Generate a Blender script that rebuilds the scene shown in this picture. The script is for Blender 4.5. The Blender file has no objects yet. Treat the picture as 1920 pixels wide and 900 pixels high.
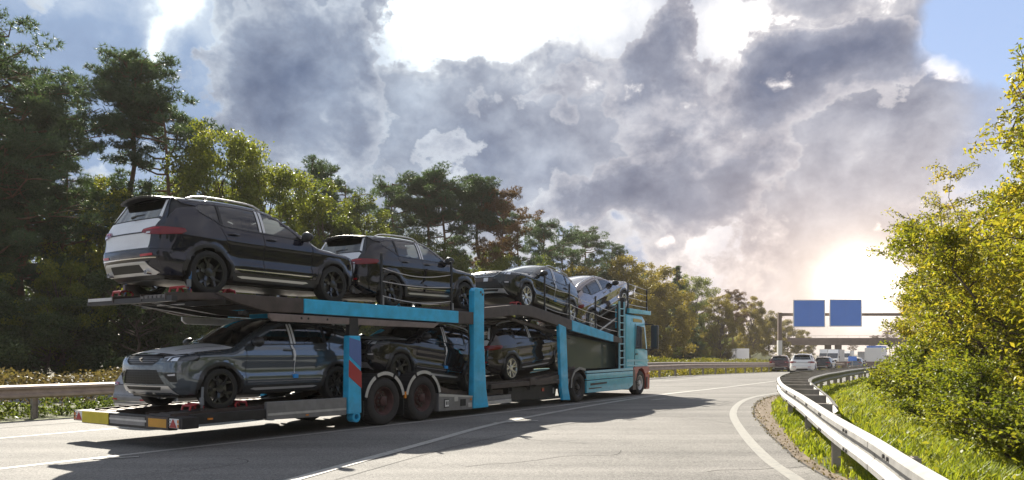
import bpy, bmesh, math, random
import numpy as np
from mathutils import Vector, Matrix, geometry
R = math.radians
sc = bpy.context.scene
COL = sc.collection
rng = np.random.default_rng(7)
random.seed(7)

# ------------------------------------------------------------------ camera, sky, sun, exposure
cam = bpy.data.cameras.new('camera'); camo = bpy.data.objects.new('camera', cam); COL.objects.link(camo)
CAMH = 1.455
camo.location = (0, 0, CAMH); camo.rotation_euler = (R(90), 0, 0)
cam.sensor_width = 36; cam.lens = 26.25; cam.shift_y = 213 / 1920
cam.clip_start = 0.1; cam.clip_end = 6000
sc.camera = camo
sc.view_settings.view_transform = 'Standard'; sc.view_settings.look = 'None'
sc.view_settings.exposure = 1.72; sc.view_settings.gamma = 1
sc.render.engine = 'CYCLES'
try:
    sc.cycles.use_denoising = True
    sc.cycles.denoiser = 'OPENIMAGEDENOISE'
except Exception: pass
sc.cycles.max_bounces = 10; sc.cycles.transparent_max_bounces = 12
sc.cycles.diffuse_bounces = 3; sc.cycles.glossy_bounces = 4; sc.cycles.volume_bounces = 0
sc.cycles.volume_step_rate = 4
sc.cycles.sample_clamp_indirect = 6
SUN_AZ, SUN_EL = R(-21), R(37.4)
SD = Vector((math.sin(SUN_AZ) * math.cos(SUN_EL), math.cos(SUN_AZ) * math.cos(SUN_EL), math.sin(SUN_EL)))
sl = bpy.data.lights.new('sun', 'SUN'); sl.energy = 3.8; sl.angle = R(0.5); sl.color = (1, .93, .80)
so = bpy.data.objects.new('sun', sl); COL.objects.link(so)
so.rotation_euler = SD.to_track_quat('Z', 'Y').to_euler(); so.location = (-20, 40, 60)

W = bpy.data.worlds.new('World'); sc.world = W; W.use_nodes = True
def nn(nt, typ, ins=None, **kw):
    n = nt.nodes.new(typ)
    for k, v in kw.items(): setattr(n, k, v)
    for k, v in (ins or {}).items():
        if isinstance(v, bpy.types.NodeSocket): nt.links.new(v, n.inputs[k])
        else: n.inputs[k].default_value = v
    return n
def mth(nt, op, a, b=0.0, c=None, clamp=False):
    n = nn(nt, 'ShaderNodeMath', {0: a, 1: b}, operation=op, use_clamp=clamp)
    if c is not None:
        if isinstance(c, bpy.types.NodeSocket): nt.links.new(c, n.inputs[2])
        else: n.inputs[2].default_value = c
    return n.outputs[0]
def vmth(nt, op, a, b=None, scale=None):
    ins = {0: a}
    if b is not None: ins[1] = b
    n = nn(nt, 'ShaderNodeVectorMath', ins, operation=op)
    if scale is not None: n.inputs['Scale'].default_value = scale
    return n.outputs[0]
def ramp(nt, fac, stops):
    n = nn(nt, 'ShaderNodeValToRGB', {0: fac})
    el = n.color_ramp.elements
    while len(el) < len(stops): el.new(.5)
    for e, (p, c) in zip(el, stops): e.position = p; e.color = (*c, 1)
    return n.outputs[0]
W.cycles.sampling_method = 'MANUAL'; W.cycles.sample_map_resolution = 512
#SKYBEGIN
def build_world():
    nt = W.node_tree; nt.nodes.clear()
    out = nn(nt, 'ShaderNodeOutputWorld'); bg = nn(nt, 'ShaderNodeBackground', {'Strength': 0.09})
    nt.links.new(bg.outputs[0], out.inputs[0])
    sky = nn(nt, 'ShaderNodeTexSky', sky_type='NISHITA', sun_disc=False, sun_elevation=SUN_EL, sun_rotation=SUN_AZ)
    d = nn(nt, 'ShaderNodeTexCoord').outputs['Generated']
    def noise(v, s, det, rgh, dist=0.0):
        return nn(nt, 'ShaderNodeTexNoise', {'Vector': v, 'Scale': s, 'Detail': det, 'Roughness': rgh, 'Distortion': dist})
    def azel(v):
        sp = nn(nt, 'ShaderNodeSeparateXYZ', {0: v})
        return mth(nt, 'ARCTAN2', sp.outputs[0], sp.outputs[1]), mth(nt, 'ARCSINE', mth(nt, 'MAXIMUM', mth(nt, 'MINIMUM', sp.outputs[2], 1.0), -1.0))
    w1 = noise(d, 6, 7, .58)
    wc = vmth(nt, 'SUBTRACT', w1.outputs['Color'], (.5, .5, .5))
    az, el = azel(vmth(nt, 'ADD', d, vmth(nt, 'SCALE', wc, scale=.16)))
    az0, el0 = azel(d)
    def blob(A, E, px, py, rx, ry):
        a = math.atan((px - 960) / 1400); e = math.atan((663 - py) / math.hypot(1400, px - 960))
        u = mth(nt, 'DIVIDE', mth(nt, 'SUBTRACT', A, a), rx / 1400); v = mth(nt, 'DIVIDE', mth(nt, 'SUBTRACT', E, e), ry / 1400)
        return mth(nt, 'POWER', 2.718, mth(nt, 'MULTIPLY', mth(nt, 'ADD', mth(nt, 'MULTIPLY', u, u), mth(nt, 'MULTIPLY', v, v)), -1.0))
    def bias(lst, base, A=None, E=None):
        v = base
        for px, py, rx, ry, w in lst: v = mth(nt, 'MULTIPLY_ADD', blob(A or az, E or el, px, py, rx, ry), w, v)
        return v
    def mixc(f, a, b):
        m = nn(nt, 'ShaderNodeMix', data_type='RGBA')
        for i, x in ((0, f), (6, a), (7, b)):
            if isinstance(x, bpy.types.NodeSocket): nt.links.new(x, m.inputs[i])
            else: m.inputs[i].default_value = x if i == 0 else (*x, 1)
        return m.outputs[2]
    def smooth(v, a, b): return nn(nt, 'ShaderNodeMapRange', {'Value': v, 'From Min': a, 'From Max': b}, interpolation_type='SMOOTHSTEP').outputs[0]
    dd = vmth(nt, 'ADD', vmth(nt, 'MULTIPLY', d, (1, 1, 1.3)), vmth(nt, 'SCALE', wc, scale=.05))
    f1 = noise(dd, 3.8, 10, .57).outputs['Fac']
    f2 = noise(vmth(nt, 'ADD', dd, (3.1, 7.7, 1.9)), 5.2, 10, .57).outputs['Fac']
    def cells(v, s): return nn(nt, 'ShaderNodeTexVoronoi', {'Vector': v, 'Scale': s, 'Detail': 2.5, 'Roughness': .5}, feature='F1', normalize=True).outputs['Distance']
    puff = mth(nt, 'SUBTRACT', .45, cells(vmth(nt, 'ADD', d, vmth(nt, 'SCALE', wc, scale=.05)), 10.0))
    f3 = mth(nt, 'SUBTRACT', noise(dd, 14, 9, .60).outputs['Fac'], .5)
    # bright high veil with openings
    open_ = bias(OPEN, 0.30)
    base = ramp(nt, mth(nt, 'ADD', open_, mth(nt, 'MULTIPLY_ADD', f3, -.5, mth(nt, 'MULTIPLY', mth(nt, 'SUBTRACT', f1, .5), .7)), clamp=True), [(0, (.8, 1.0, 1.5)), (.30, (1.25, 1.52, 2.05)), (.55, (2.5, 2.6, 2.8)), (.80, (4.2, 4.2, 4.1)), (1, (6.5, 6.4, 6.0))])
    # two decks of cumulus, bright at the rim, dark inside
    rimw = mth(nt, 'MULTIPLY', open_, 1.0)
    x1 = mth(nt, 'ADD', mth(nt, 'MULTIPLY_ADD', mth(nt, 'SUBTRACT', f1, .5), 1.5, mth(nt, 'MULTIPLY_ADD', f3, .7, mth(nt, 'MULTIPLY', puff, .45))), bias(DECK1, .06))
    c1 = ramp(nt, mth(nt, 'MULTIPLY', x1, 1.7, clamp=True), [(0, (3.2, 3.15, 3.15)), (.07, (2.2, 2.2, 2.3)), (.28, (1.45, 1.52, 1.75)), (1, (.80, .90, 1.2))])
    md = mth(nt, 'MULTIPLY_ADD', mth(nt, 'SUBTRACT', f2, .5), -1.5, mth(nt, 'MULTIPLY_ADD', f3, -1.3, mth(nt, 'MULTIPLY_ADD', puff, .75, .98)))
    c1 = vmth(nt, 'MULTIPLY', c1, nn(nt, 'ShaderNodeCombineXYZ', {0: md, 1: md, 2: mth(nt, 'MULTIPLY_ADD', md, .85, .15)}).outputs[0])
    col = mixc(smooth(x1, -.01, .08), base, c1)
    x2 = mth(nt, 'ADD', mth(nt, 'MULTIPLY_ADD', mth(nt, 'SUBTRACT', f2, .5), 1.3, mth(nt, 'MULTIPLY_ADD', f3, .6, mth(nt, 'MULTIPLY', puff, .70))), bias(DECK2, -.15))
    c2 = ramp(nt, mth(nt, 'MULTIPLY', x2, 1.9, clamp=True), [(0, (2.6, 2.6, 2.65)), (.10, (1.7, 1.72, 1.9)), (.36, (1.0, 1.08, 1.35)), (1, (.52, .62, .92))])
    md2 = mth(nt, 'MULTIPLY_ADD', mth(nt, 'SUBTRACT', f1, .5), 1.4, mth(nt, 'MULTIPLY_ADD', f3, -1.2, mth(nt, 'MULTIPLY_ADD', puff, .75, .96)))
    c2 = vmth(nt, 'MULTIPLY', c2, nn(nt, 'ShaderNodeCombineXYZ', {0: md2, 1: md2, 2: mth(nt, 'MULTIPLY_ADD', md2, .85, .15)}).outputs[0])
    col = mixc(smooth(x2, 0, .06), col, c2)
    # small sunlit heads
    x3 = mth(nt, 'ADD', mth(nt, 'MULTIPLY_ADD', f3, 2.6, mth(nt, 'MULTIPLY', puff, 1.6)), bias(LIT, -.95, az0, el0))
    c3 = ramp(nt, mth(nt, 'MULTIPLY', x3, 3.0, clamp=True), [(0, (2.1, 2.08, 2.2)), (.45, (3.1, 3.05, 3.05)), (1, (4.3, 4.2, 4.1))])
    col = mixc(smooth(x3, -.05, .28), col, c3)
    warm = smooth(az0, -.30, .40)
    col = vmth(nt, 'MULTIPLY', col, mixc(warm, (.90, 1.0, 1.08), (1.03, .995, 1.0)))
    low = mth(nt, 'MULTIPLY', warm, mth(nt, 'SUBTRACT', 1.0, smooth(el0, .02, .24)))
    col = vmth(nt, 'MULTIPLY', col, mixc(low, (1, 1, 1), (1.16, 1.02, .92)))
    blue = smooth(mth(nt, 'ADD', bias(CLEAR, 0.0), mth(nt, 'MULTIPLY', puff, -.2)), .35, .58)
    col = mixc(blue, col, vmth(nt, 'ADD', vmth(nt, 'SCALE', sky.outputs[0], scale=.22), (.95, 1.25, 1.95)))
    for rx, ry, c in ((48, 42, (12, 11, 9.5)), (100, 85, (2.6, 2.2, 1.7)), (210, 160, (.55, .42, .28)), (330, 200, (.7, .50, .34))):
        g = blob(az0, el0, 1615, 535, rx, ry)
        col = vmth(nt, 'ADD', col, nn(nt, 'ShaderNodeCombineXYZ', {0: mth(nt, 'MULTIPLY', g, c[0]), 1: mth(nt, 'MULTIPLY', g, c[1]), 2: mth(nt, 'MULTIPLY', g, c[2])}).outputs[0])
    nt.links.new(col, bg.inputs[0])
# cloud layout: centre and half-widths as seen in the photograph's frame, turned into sky directions
OPEN = [(420, -480, 640, 380, .55), (985, 15, 200, 80, .56), (850, 60, 80, 110, .30), (300, 18, 36, 40, .75), (272, 80, 14, 26, .5), (1560, 25, 250, 40, .60), (1000, 165, 110, 45, .3), (1790, 95, 100, 40, .45), (1440, 440, 150, 70, .22), (1240, 455, 70, 30, .35), (1560, 560, 380, 90, .12), (560, 110, 180, 130, -.16), (60, 60, 200, 120, -.05)]
DECK1 = [(985, 20, 200, 72, -.6), (300, 20, 60, 50, -.5), (270, 82, 24, 36, -.3), (150, 150, 240, 160, -.14), (200, 400, 420, 130, -.12), (760, 230, 140, 110, .14), (880, 290, 90, 80, .16), (1100, 280, 200, 110, .12), (1600, 270, 280, 120, .18), (1500, 560, 420, 130, -.03), (1560, 15, 260, 40, -.22), (1750, 60, 160, 60, -.1)]
DECK2 = [(560, 110, 170, 110, .24), (985, 30, 230, 85, -.6), (300, 24, 70, 60, -.5), (1040, 170, 90, 40, .20), (1240, 85, 120, 75, .32), (1500, 115, 100, 62, .42), (1640, 100, 70, 66, .42), (1330, 230, 150, 70, .16), (1250, 375, 240, 55, .34), (1480, 320, 160, 60, .08), (1500, 540, 420, 90, -.35), (1700, 300, 130, 140, -.2), (1880, 140, 110, 60, -.4), (200, 200, 200, 160, -.16), (700, 70, 60, 100, .15), (1560, 10, 260, 36, -.35)]
LIT = [(1140, 165, 85, 34, 0.82), (1480, 148, 82, 26, 0.60), (1285, 200, 50, 50, 0.62), (1790, 110, 60, 40, 0.6), (1870, 120, 90, 45, 0.75), (1440, 430, 50, 45, 0.65), (1245, 455, 46, 20, 0.7), (780, 150, 36, 50, 0.7), (715, 190, 30, 40, 0.55), (1640, 420, 40, 50, 0.5)]
CLEAR = [(1915, 0, 105, 70, 1.0), (-1500, 200, 700, 400, .9), (3600, -100, 900, 500, .9)]
build_world()
#SKYEND

# ------------------------------------------------------------------ helpers
TH = math.atan(886 / 1400); SN, CS = math.sin(TH), math.cos(TH)
OX, OY = -4.596, 11.91
HEAD = math.atan2(CS, SN)
def PW(s, l):                       # along / left-of the carriageway line -> world x, y
    return OX + SN * s - CS * l, OY + CS * s + SN * l
def gz(y):
    y = np.asarray(y, float)
    t = np.clip(y - 50, 0, 90)
    return -0.012 * t
def g1(y): return float(gz(y))

def tag(o, label=None, cat=None, group=None, kind=None):
    if label: o['label'] = label
    if cat: o['category'] = cat
    if group: o['group'] = group
    if kind: o['kind'] = kind
    return o
def empty(name, loc, rz=0, label=None, cat=None, group=None, rot=None):
    o = bpy.data.objects.new(name, None); COL.objects.link(o)
    o.empty_display_size = .2; o.location = loc; o.rotation_euler = rot or (0, 0, rz)
    return tag(o, label, cat, group)
def link(name, me, parent=None, mat=None):
    o = bpy.data.objects.new(name, me); COL.objects.link(o)
    if parent: o.parent = parent
    if mat: me.materials.append(mat)
    return o
def mesh_np(name, V, F, mat=None, parent=None, normals=None, smooth=False):
    """V (n,3); F (m,k) all the same size"""
    V = np.asarray(V, np.float32); F = np.asarray(F, np.int32)
    me = bpy.data.meshes.new(name)
    m, k = F.shape
    me.vertices.add(len(V)); me.vertices.foreach_set('co', V.ravel())
    me.loops.add(m * k); me.loops.foreach_set('vertex_index', F.ravel())
    me.polygons.add(m); me.polygons.foreach_set('loop_start', np.arange(0, m * k, k, dtype=np.int32))
    me.update(calc_edges=True)
    if smooth or normals is not None: me.polygons.foreach_set('use_smooth', np.ones(m, bool))
    me.validate()
    if normals is not None and len(me.vertices) == len(normals):
        try: me.normals_split_custom_set_from_vertices([tuple(n) for n in normals])
        except Exception: pass
    return link(name, me, parent, mat)
class MB:
    def __init__(s): s.v = []; s.f = []
    def add(s, vs, fs):
        b = len(s.v); s.v += [tuple(v) for v in vs]; s.f += [tuple(i + b for i in f) for f in fs]; return s
    def box(s, x0, x1, y0, y1, z0, z1):
        return s.add([(x0, y0, z0), (x1, y0, z0), (x1, y1, z0), (x0, y1, z0), (x0, y0, z1), (x1, y0, z1), (x1, y1, z1), (x0, y1, z1)],
                     [(0, 3, 2, 1), (4, 5, 6, 7), (0, 1, 5, 4), (1, 2, 6, 5), (2, 3, 7, 6), (3, 0, 4, 7)])
    def prism(s, poly, a, b, axis='y'):   # polygon in the other two coordinates, extruded along axis
        n = len(poly)
        def P(p, t): return {'y': (p[0], t, p[1]), 'z': (p[0], p[1], t), 'x': (t, p[0], p[1])}[axis]
        vs = [P(p, a) for p in poly] + [P(p, b) for p in poly]
        fs = [tuple(range(n - 1, -1, -1)), tuple(range(n, 2 * n))] + [(i, (i + 1) % n, n + (i + 1) % n, n + i) for i in range(n)]
        return s.add(vs, fs)
    def tube(s, pts, r, n=6, cap=True):
        pts = [Vector(p) for p in pts]; rs = r if isinstance(r, (list, tuple)) else [r] * len(pts)
        vs = []; fs = []; up = None
        for i, p in enumerate(pts):
            t = (pts[min(i + 1, len(pts) - 1)] - pts[max(i - 1, 0)]).normalized()
            if up is None: up = Vector((0, 0, 1)) if abs(t.z) < .9 else Vector((1, 0, 0))
            a = t.cross(up).normalized(); b = a.cross(t)
            for k in range(n):
                q = 2 * math.pi * k / n; vs.append(p + (a * math.cos(q) + b * math.sin(q)) * rs[i])
        for i in range(len(pts) - 1):
            for k in range(n): fs.append((i * n + k, i * n + (k + 1) % n, (i + 1) * n + (k + 1) % n, (i + 1) * n + k))
        if cap: fs += [tuple(range(n - 1, -1, -1)), tuple(range((len(pts) - 1) * n, len(pts) * n))]
        return s.add(vs, fs)
    def lathe(s, prof, c=(0, 0, 0), n=32, closed=True, a0=0, a1=2 * math.pi):  # axis y; prof of (r, y)
        full = abs(a1 - a0 - 2 * math.pi) < 1e-6; m = n if full else n + 1; k = len(prof); vs = []; fs = []
        for i in range(m):
            q = a0 + (a1 - a0) * i / n
            for r, y in prof: vs.append((c[0] + r * math.cos(q), c[1] + y, c[2] + r * math.sin(q)))
        for i in range(n):
            j = (i + 1) % m
            for t in range(k if closed else k - 1):
                u = (t + 1) % k; fs.append((i * k + t, i * k + u, j * k + u, j * k + t))
        return s.add(vs, fs)
    def build(s, name, mat=None, parent=None, bev=0, smooth=False, seg=2, angle=35):
        me = bpy.data.meshes.new(name); me.from_pydata(s.v, [], s.f)
        bm = bmesh.new(); bm.from_mesh(me)
        bmesh.ops.recalc_face_normals(bm, faces=bm.faces)
        if bev:
            es = [e for e in bm.edges if len(e.link_faces) == 2 and e.calc_face_angle(0) > R(30)]
            bmesh.ops.bevel(bm, geom=es, offset=bev, segments=seg, profile=.6, affect='EDGES', clamp_overlap=True)
        bm.to_mesh(me); bm.free()
        if smooth:
            for p in me.polygons: p.use_smooth = True
            try: me.set_sharp_from_angle(angle=R(angle))
            except Exception: pass
        return link(name, me, parent, mat)
def kids(o): return [c for c in bpy.data.objects if c.parent == o]
KIDS = {}
def index_kids():
    KIDS.clear()
    for o in bpy.data.objects:
        if o.parent: KIDS.setdefault(o.parent.as_pointer(), []).append(o)
def copy_tree(o, parent=None):
    c = o.copy(); COL.objects.link(c); c.parent = parent
    for ch in KIDS.get(o.as_pointer(), []): copy_tree(ch, c)
    return c

# ------------------------------------------------------------------ materials
def M(name, col, rough=.6, metal=0, coat=0, var=0., scale=6., bump=0., bscale=60., spec=.5, col2=None, emit=None, dirt=0.):
    m = bpy.data.materials.new(name); m.use_nodes = True; nt = m.node_tree
    b = nt.nodes['Principled BSDF']
    b.inputs['Base Color'].default_value = (*col, 1); b.inputs['Roughness'].default_value = rough
    b.inputs['Metallic'].default_value = metal; b.inputs['Coat Weight'].default_value = coat; b.inputs['Coat Roughness'].default_value = .04
    b.inputs['Specular IOR Level'].default_value = spec
    if var or col2 or bump or dirt: tc = nn(nt, 'ShaderNodeTexCoord').outputs['Object']
    if var or col2:
        n = nn(nt, 'ShaderNodeTexNoise', {'Vector': tc, 'Scale': scale, 'Detail': 6, 'Roughness': .6}).outputs['Fac']
        c2 = col2 or tuple(c * (1 - var) for c in col); c1 = col if col2 else tuple(min(1, c * (1 + var)) for c in col)
        c = ramp(nt, n, [(.32, c2), (.68, c1)]); nt.links.new(c, b.inputs['Base Color'])
        r = nn(nt, 'ShaderNodeMapRange', {'Value': n, 'To Min': max(.02, rough - .08), 'To Max': min(1, rough + .08)}).outputs[0]
        nt.links.new(r, b.inputs['Roughness'])
    if bump:
        n = nn(nt, 'ShaderNodeTexNoise', {'Vector': tc, 'Scale': bscale, 'Detail': 4}).outputs['Fac']
        bp = nn(nt, 'ShaderNodeBump', {'Strength': bump, 'Distance': .01, 'Height': n}); nt.links.new(bp.outputs[0], b.inputs['Normal'])
    return m
def leafmat(name, cols, trans=.45, rough=.5, pos=.4):
    m = bpy.data.materials.new(name); m.use_nodes = True; nt = m.node_tree; nt.nodes.clear()
    out = nn(nt, 'ShaderNodeOutputMaterial'); geo = nn(nt, 'ShaderNodeNewGeometry'); oi = nn(nt, 'ShaderNodeObjectInfo')
    n = nn(nt, 'ShaderNodeTexNoise', {'Vector': nn(nt, 'ShaderNodeTexCoord').outputs['Object'], 'Scale': pos, 'Detail': 3}).outputs['Fac']
    f = mth(nt, 'ADD', mth(nt, 'MULTIPLY', geo.outputs['Random Per Island'], .42), mth(nt, 'MULTIPLY', mth(nt, 'SUBTRACT', n, .5), 1.1))
    f = mth(nt, 'ADD', f, mth(nt, 'MULTIPLY', oi.outputs['Random'], .22)); f = mth(nt, 'ADD', f, .16, clamp=True)
    k = len(cols); c = ramp(nt, f, [(i / (k - 1), x) for i, x in enumerate(cols)])
    p = nn(nt, 'ShaderNodeBsdfPrincipled', {'Base Color': c, 'Roughness': rough, 'Specular IOR Level': .22})
    t = nn(nt, 'ShaderNodeBsdfTranslucent', {'Color': vmth(nt, 'MULTIPLY', c, (1.35, 1.25, .6))})
    mx = nn(nt, 'ShaderNodeMixShader', {0: trans, 1: p.outputs[0], 2: t.outputs[0]}); nt.links.new(mx.outputs[0], out.inputs[0])
    return m
def glassmat(name, tint, gloss=.04, tr=1.0):
    m = bpy.data.materials.new(name); m.use_nodes = True; nt = m.node_tree; nt.nodes.clear()
    out = nn(nt, 'ShaderNodeOutputMaterial')
    t = nn(nt, 'ShaderNodeBsdfTransparent', {'Color': (*tint, 1)}); g = nn(nt, 'ShaderNodeBsdfGlossy', {'Color': (1, 1, 1, 1), 'Roughness': gloss})
    fr = nn(nt, 'ShaderNodeFresnel', {'IOR': 1.6}).outputs[0]
    mx = nn(nt, 'ShaderNodeMixShader', {0: mth(nt, 'ADD', mth(nt, 'MULTIPLY', fr, 1.25), .03, clamp=True), 1: t.outputs[0], 2: g.outputs[0]})
    nt.links.new(mx.outputs[0], out.inputs[0]); return m
def asphalt(name, c_lo, c_hi, rough=.8):
    m = bpy.data.materials.new(name); m.use_nodes = True; nt = m.node_tree; b = nt.nodes['Principled BSDF']
    g = nn(nt, 'ShaderNodeNewGeometry').outputs['Position']
    big = nn(nt, 'ShaderNodeTexNoise', {'Vector': g, 'Scale': .35, 'Detail': 5, 'Roughness': .6}).outputs['Fac']
    # wear streaks along the carriageway
    mp = nn(nt, 'ShaderNodeMapping', {'Vector': g, 'Rotation': (0, 0, -HEAD), 'Scale': (.06, 1.3, 1)}); 
    st = nn(nt, 'ShaderNodeTexNoise', {'Vector': mp.outputs[0], 'Scale': 1.0, 'Detail': 4}).outputs['Fac']
    fine = nn(nt, 'ShaderNodeTexNoise', {'Vector': g, 'Scale': 28, 'Detail': 5, 'Roughness': .8}).outputs['Fac']
    vor = nn(nt, 'ShaderNodeTexVoronoi', {'Vector': g, 'Scale': 70}).outputs['Color']
    sp = nn(nt, 'ShaderNodeSeparateXYZ', {0: vor}).outputs[0]
    f = mth(nt, 'ADD', mth(nt, 'MULTIPLY', big, .55), mth(nt, 'MULTIPLY', mth(nt, 'MULTIPLY_ADD', st, 1.7, -.35), .42))
    f = mth(nt, 'ADD', f, mth(nt, 'MULTIPLY', mth(nt, 'SUBTRACT', fine, .5), 1.25))
    f = mth(nt, 'ADD', f, mth(nt, 'MULTIPLY', mth(nt, 'SUBTRACT', sp, .5), .42))
    c = ramp(nt, f, [(.10, tuple(x * .55 for x in c_lo)), (.36, c_lo), (.66, c_hi), (.92, tuple(x * 1.4 for x in c_hi))])
    # thin cracks
    cw = nn(nt, 'ShaderNodeTexNoise', {'Vector': g, 'Scale': .5, 'Detail': 9, 'Roughness': .62}).outputs['Fac']
    ck = mth(nt, 'LESS_THAN', mth(nt, 'ABSOLUTE', mth(nt, 'SUBTRACT', cw, .52)), .0012)
    mx = nn(nt, 'ShaderNodeMix', data_type='RGBA'); nt.links.new(mth(nt, 'MULTIPLY', ck, .7), mx.inputs[0]); nt.links.new(c, mx.inputs[6]); mx.inputs[7].default_value = (.02, .02, .02, 1)
    nt.links.new(mx.outputs[2], b.inputs['Base Color'])
    b.inputs['Roughness'].default_value = rough; b.inputs['Specular IOR Level'].default_value = .22
    bp = nn(nt, 'ShaderNodeBump', {'Strength': .5, 'Distance': .006, 'Height': mth(nt, 'ADD', fine, sp)}); nt.links.new(bp.outputs[0], b.inputs['Normal'])
    return m
def paintmark(name, col, wear=.45):
    m = bpy.data.materials.new(name); m.use_nodes = True; nt = m.node_tree; b = nt.nodes['Principled BSDF']
    g = nn(nt, 'ShaderNodeNewGeometry').outputs['Position']
    n = nn(nt, 'ShaderNodeTexNoise', {'Vector': g, 'Scale': 9, 'Detail': 8, 'Roughness': .75}).outputs['Fac']
    c = ramp(nt, n, [(wear - .12, (.20, .20, .19)), (wear + .04, col)])
    nt.links.new(c, b.inputs['Base Color']); b.inputs['Roughness'].default_value = .6
    return m
m_asph = asphalt('asphalt', (.145, .139, .132), (.228, .217, .203))
m_asph2 = asphalt('asphalt_far', (.15, .145, .14), (.21, .20, .19))
m_mark = paintmark('road_paint', (.40, .385, .355), .46)
m_mark2 = paintmark('worn_edge_paint', (.29, .277, .25), .50)
m_soil = M('soil', (.10, .085, .05), .95, var=.35, scale=1.5, bump=.6, bscale=14)
m_verge = M('verge_soil', (.19, .145, .105), .95, col2=(.10, .075, .05), scale=3, bump=.6, bscale=30)
m_grassg = M('meadow_soil', (.085, .10, .03), .95, col2=(.06, .06, .025), scale=1.3, bump=.5, bscale=20)
m_conc = M('concrete', (.17, .125, .105), .85, var=.2, scale=.8)
m_zinc = M('galvanised_steel', (.26, .252, .24), .6, metal=.1, var=.25, scale=3.5, bump=.12, bscale=90)
m_zincd = M('weathered_steel', (.36, .32, .29), .6, metal=.35, var=.22, scale=5)
m_rust = M('brown_rail', (.34, .27, .22), .6, metal=.3, var=.22, scale=4)
m_bolt = M('bolt_steel', (.12, .11, .10), .5, metal=.7)
m_blue = M('cyan_paint', (.03, .45, .76), .34, coat=.4, var=.16, scale=5)
m_blue2 = M('cyan_cab_paint', (.06, .44, .60), .30, coat=.6, var=.12, scale=4)
m_ladder = M('pale_blue_paint', (.28, .56, .66), .4, coat=.2)
m_dark = M('dark_steel', (.035, .033, .034), .48, metal=.3, var=.3, scale=5)
m_brown = M('brown_steel', (.085, .066, .06), .5, metal=.35, var=.3, scale=4)
m_grey = M('grey_steel', (.26, .255, .26), .45, metal=.4, var=.16, scale=5)
m_lgrey = M('light_steel', (.55, .54, .53), .42, metal=.4, var=.12, scale=5)
m_deck = M('deck_steel', (.16, .145, .135), .45, metal=.6, var=.3, scale=8)
m_rubber = M('rubber', (.018, .018, .018), .78, var=.3, scale=9)
m_tyrew = M('worn_truck_rubber', (.035, .032, .031), .85, var=.25, scale=7)
m_rimred = M('red_brown_rim', (.085, .038, .036), .55, metal=.3, var=.35, scale=9)
m_red = M('red_paint', (.42, .035, .04), .4, coat=.2)
m_redcab = M('red_cab_paint', (.34, .07, .055), .4, coat=.3)
m_yellow = M('yellow_plate', (.62, .50, .03), .45, var=.1)
m_orange = M('orange_plate', (.62, .30, .03), .45, var=.1)
m_amber = M('amber_lamp', (.75, .24, .02), .25, coat=.6)
m_white = M('white_plate', (.78, .77, .75), .45)
m_lampred = M('red_lens', (.17, .003, .008), .08, coat=.3)
m_lampred2 = M('bright_red_lens', (.42, .010, .02), .12, coat=.3)
m_lampclear = M('clear_lens', (.62, .62, .66), .12, coat=1)
m_lampdark = M('headlamp_glass', (.05, .06, .075), .06, coat=1)
m_led = M('headlamp_reflector', (.75, .80, .9), .15, coat=1, metal=.3)
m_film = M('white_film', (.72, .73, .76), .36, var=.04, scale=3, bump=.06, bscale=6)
m_bonfilm = M('filmed_bonnet', (.52, .53, .57), .22, coat=.6, var=.05, scale=3)
m_grille = M('grille_black', (.006, .006, .006), .8, spec=.1)
m_black = M('black_plastic', (.016, .016, .017), .5)
m_trim = M('satin_black_trim', (.03, .031, .033), .38)
m_silver = M('silver_trim', (.62, .62, .63), .3, metal=.6)
m_chrome = M('chrome', (.75, .75, .76), .12, metal=1)
m_interior = M('interior_fabric', (.05, .05, .052), .8)
m_interior2 = M('interior_light', (.30, .29, .28), .8)
m_strap = M('blue_strap', (.05, .16, .34), .8)
m_strapg = M('grey_strap', (.20, .21, .22), .8)
m_foam = M('blue_foam', (.03, .30, .75), .7)
m_wire = M('steel_wire', (.55, .53, .50), .35, metal=.8)
m_glass = glassmat('car_glass', (.74, .80, .82))
m_glassd = glassmat('tinted_glass', (.10, .11, .12))
m_signblue = M('sign_blue', (.10, .25, .74), .5, var=.04, scale=.5)
m_rimblack = M('black_alloy', (.02, .02, .022), .3, metal=.2, coat=.5)
m_rimsil = M('silver_alloy', (.62, .60, .58), .25, metal=.8)
m_disc = M('brake_disc', (.12, .12, .12), .35, metal=.9)
def paint(name, c, metal=.0):
    return M(name, c, .06, metal=metal, coat=.5, spec=.45)
p_black = paint('black_car_paint', (.010, .010, .014))
p_navy = paint('blue_black_car_paint', (.011, .012, .024))
p_grey = paint('grey_car_paint', (.145, .17, .195), .6)
p_green = paint('dark_green_car_paint', (.018, .022, .022))
p_brown = paint('brown_black_car_paint', (.022, .018, .016))
p_white = paint('white_car_paint', (.80, .79, .77))
p_silver = paint('silver_car_paint', (.60, .60, .63), .3)
p_bronze = M('bronze_metallic_paint', (.30, .27, .27), .12, metal=.85, coat=1.0)
p_maroon = paint('maroon_car_paint', (.085, .035, .035))
m_bark = M('bark', (.14, .10, .075), .95, col2=(.06, .045, .035), scale=5, bump=.8, bscale=12)
m_pbark = M('pine_bark', (.25, .13, .075), .95, col2=(.09, .06, .045), scale=3, bump=.8, bscale=10)
m_pine = leafmat('pine_needles', [(.030, .060, .038), (.068, .115, .065), (.12, .17, .09)], .36, .5)
m_pineb = leafmat('brown_needles', [(.07, .045, .022), (.13, .075, .03), (.17, .10, .045)], .3, .5)
m_oak = leafmat('oak_leaves', [(.038, .065, .016), (.095, .132, .028), (.20, .21, .045)], .5, .45)
m_yel = leafmat('yellow_leaves', [(.05, .08, .018), (.15, .185, .035), (.34, .34, .07)], .5, .45)
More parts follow.
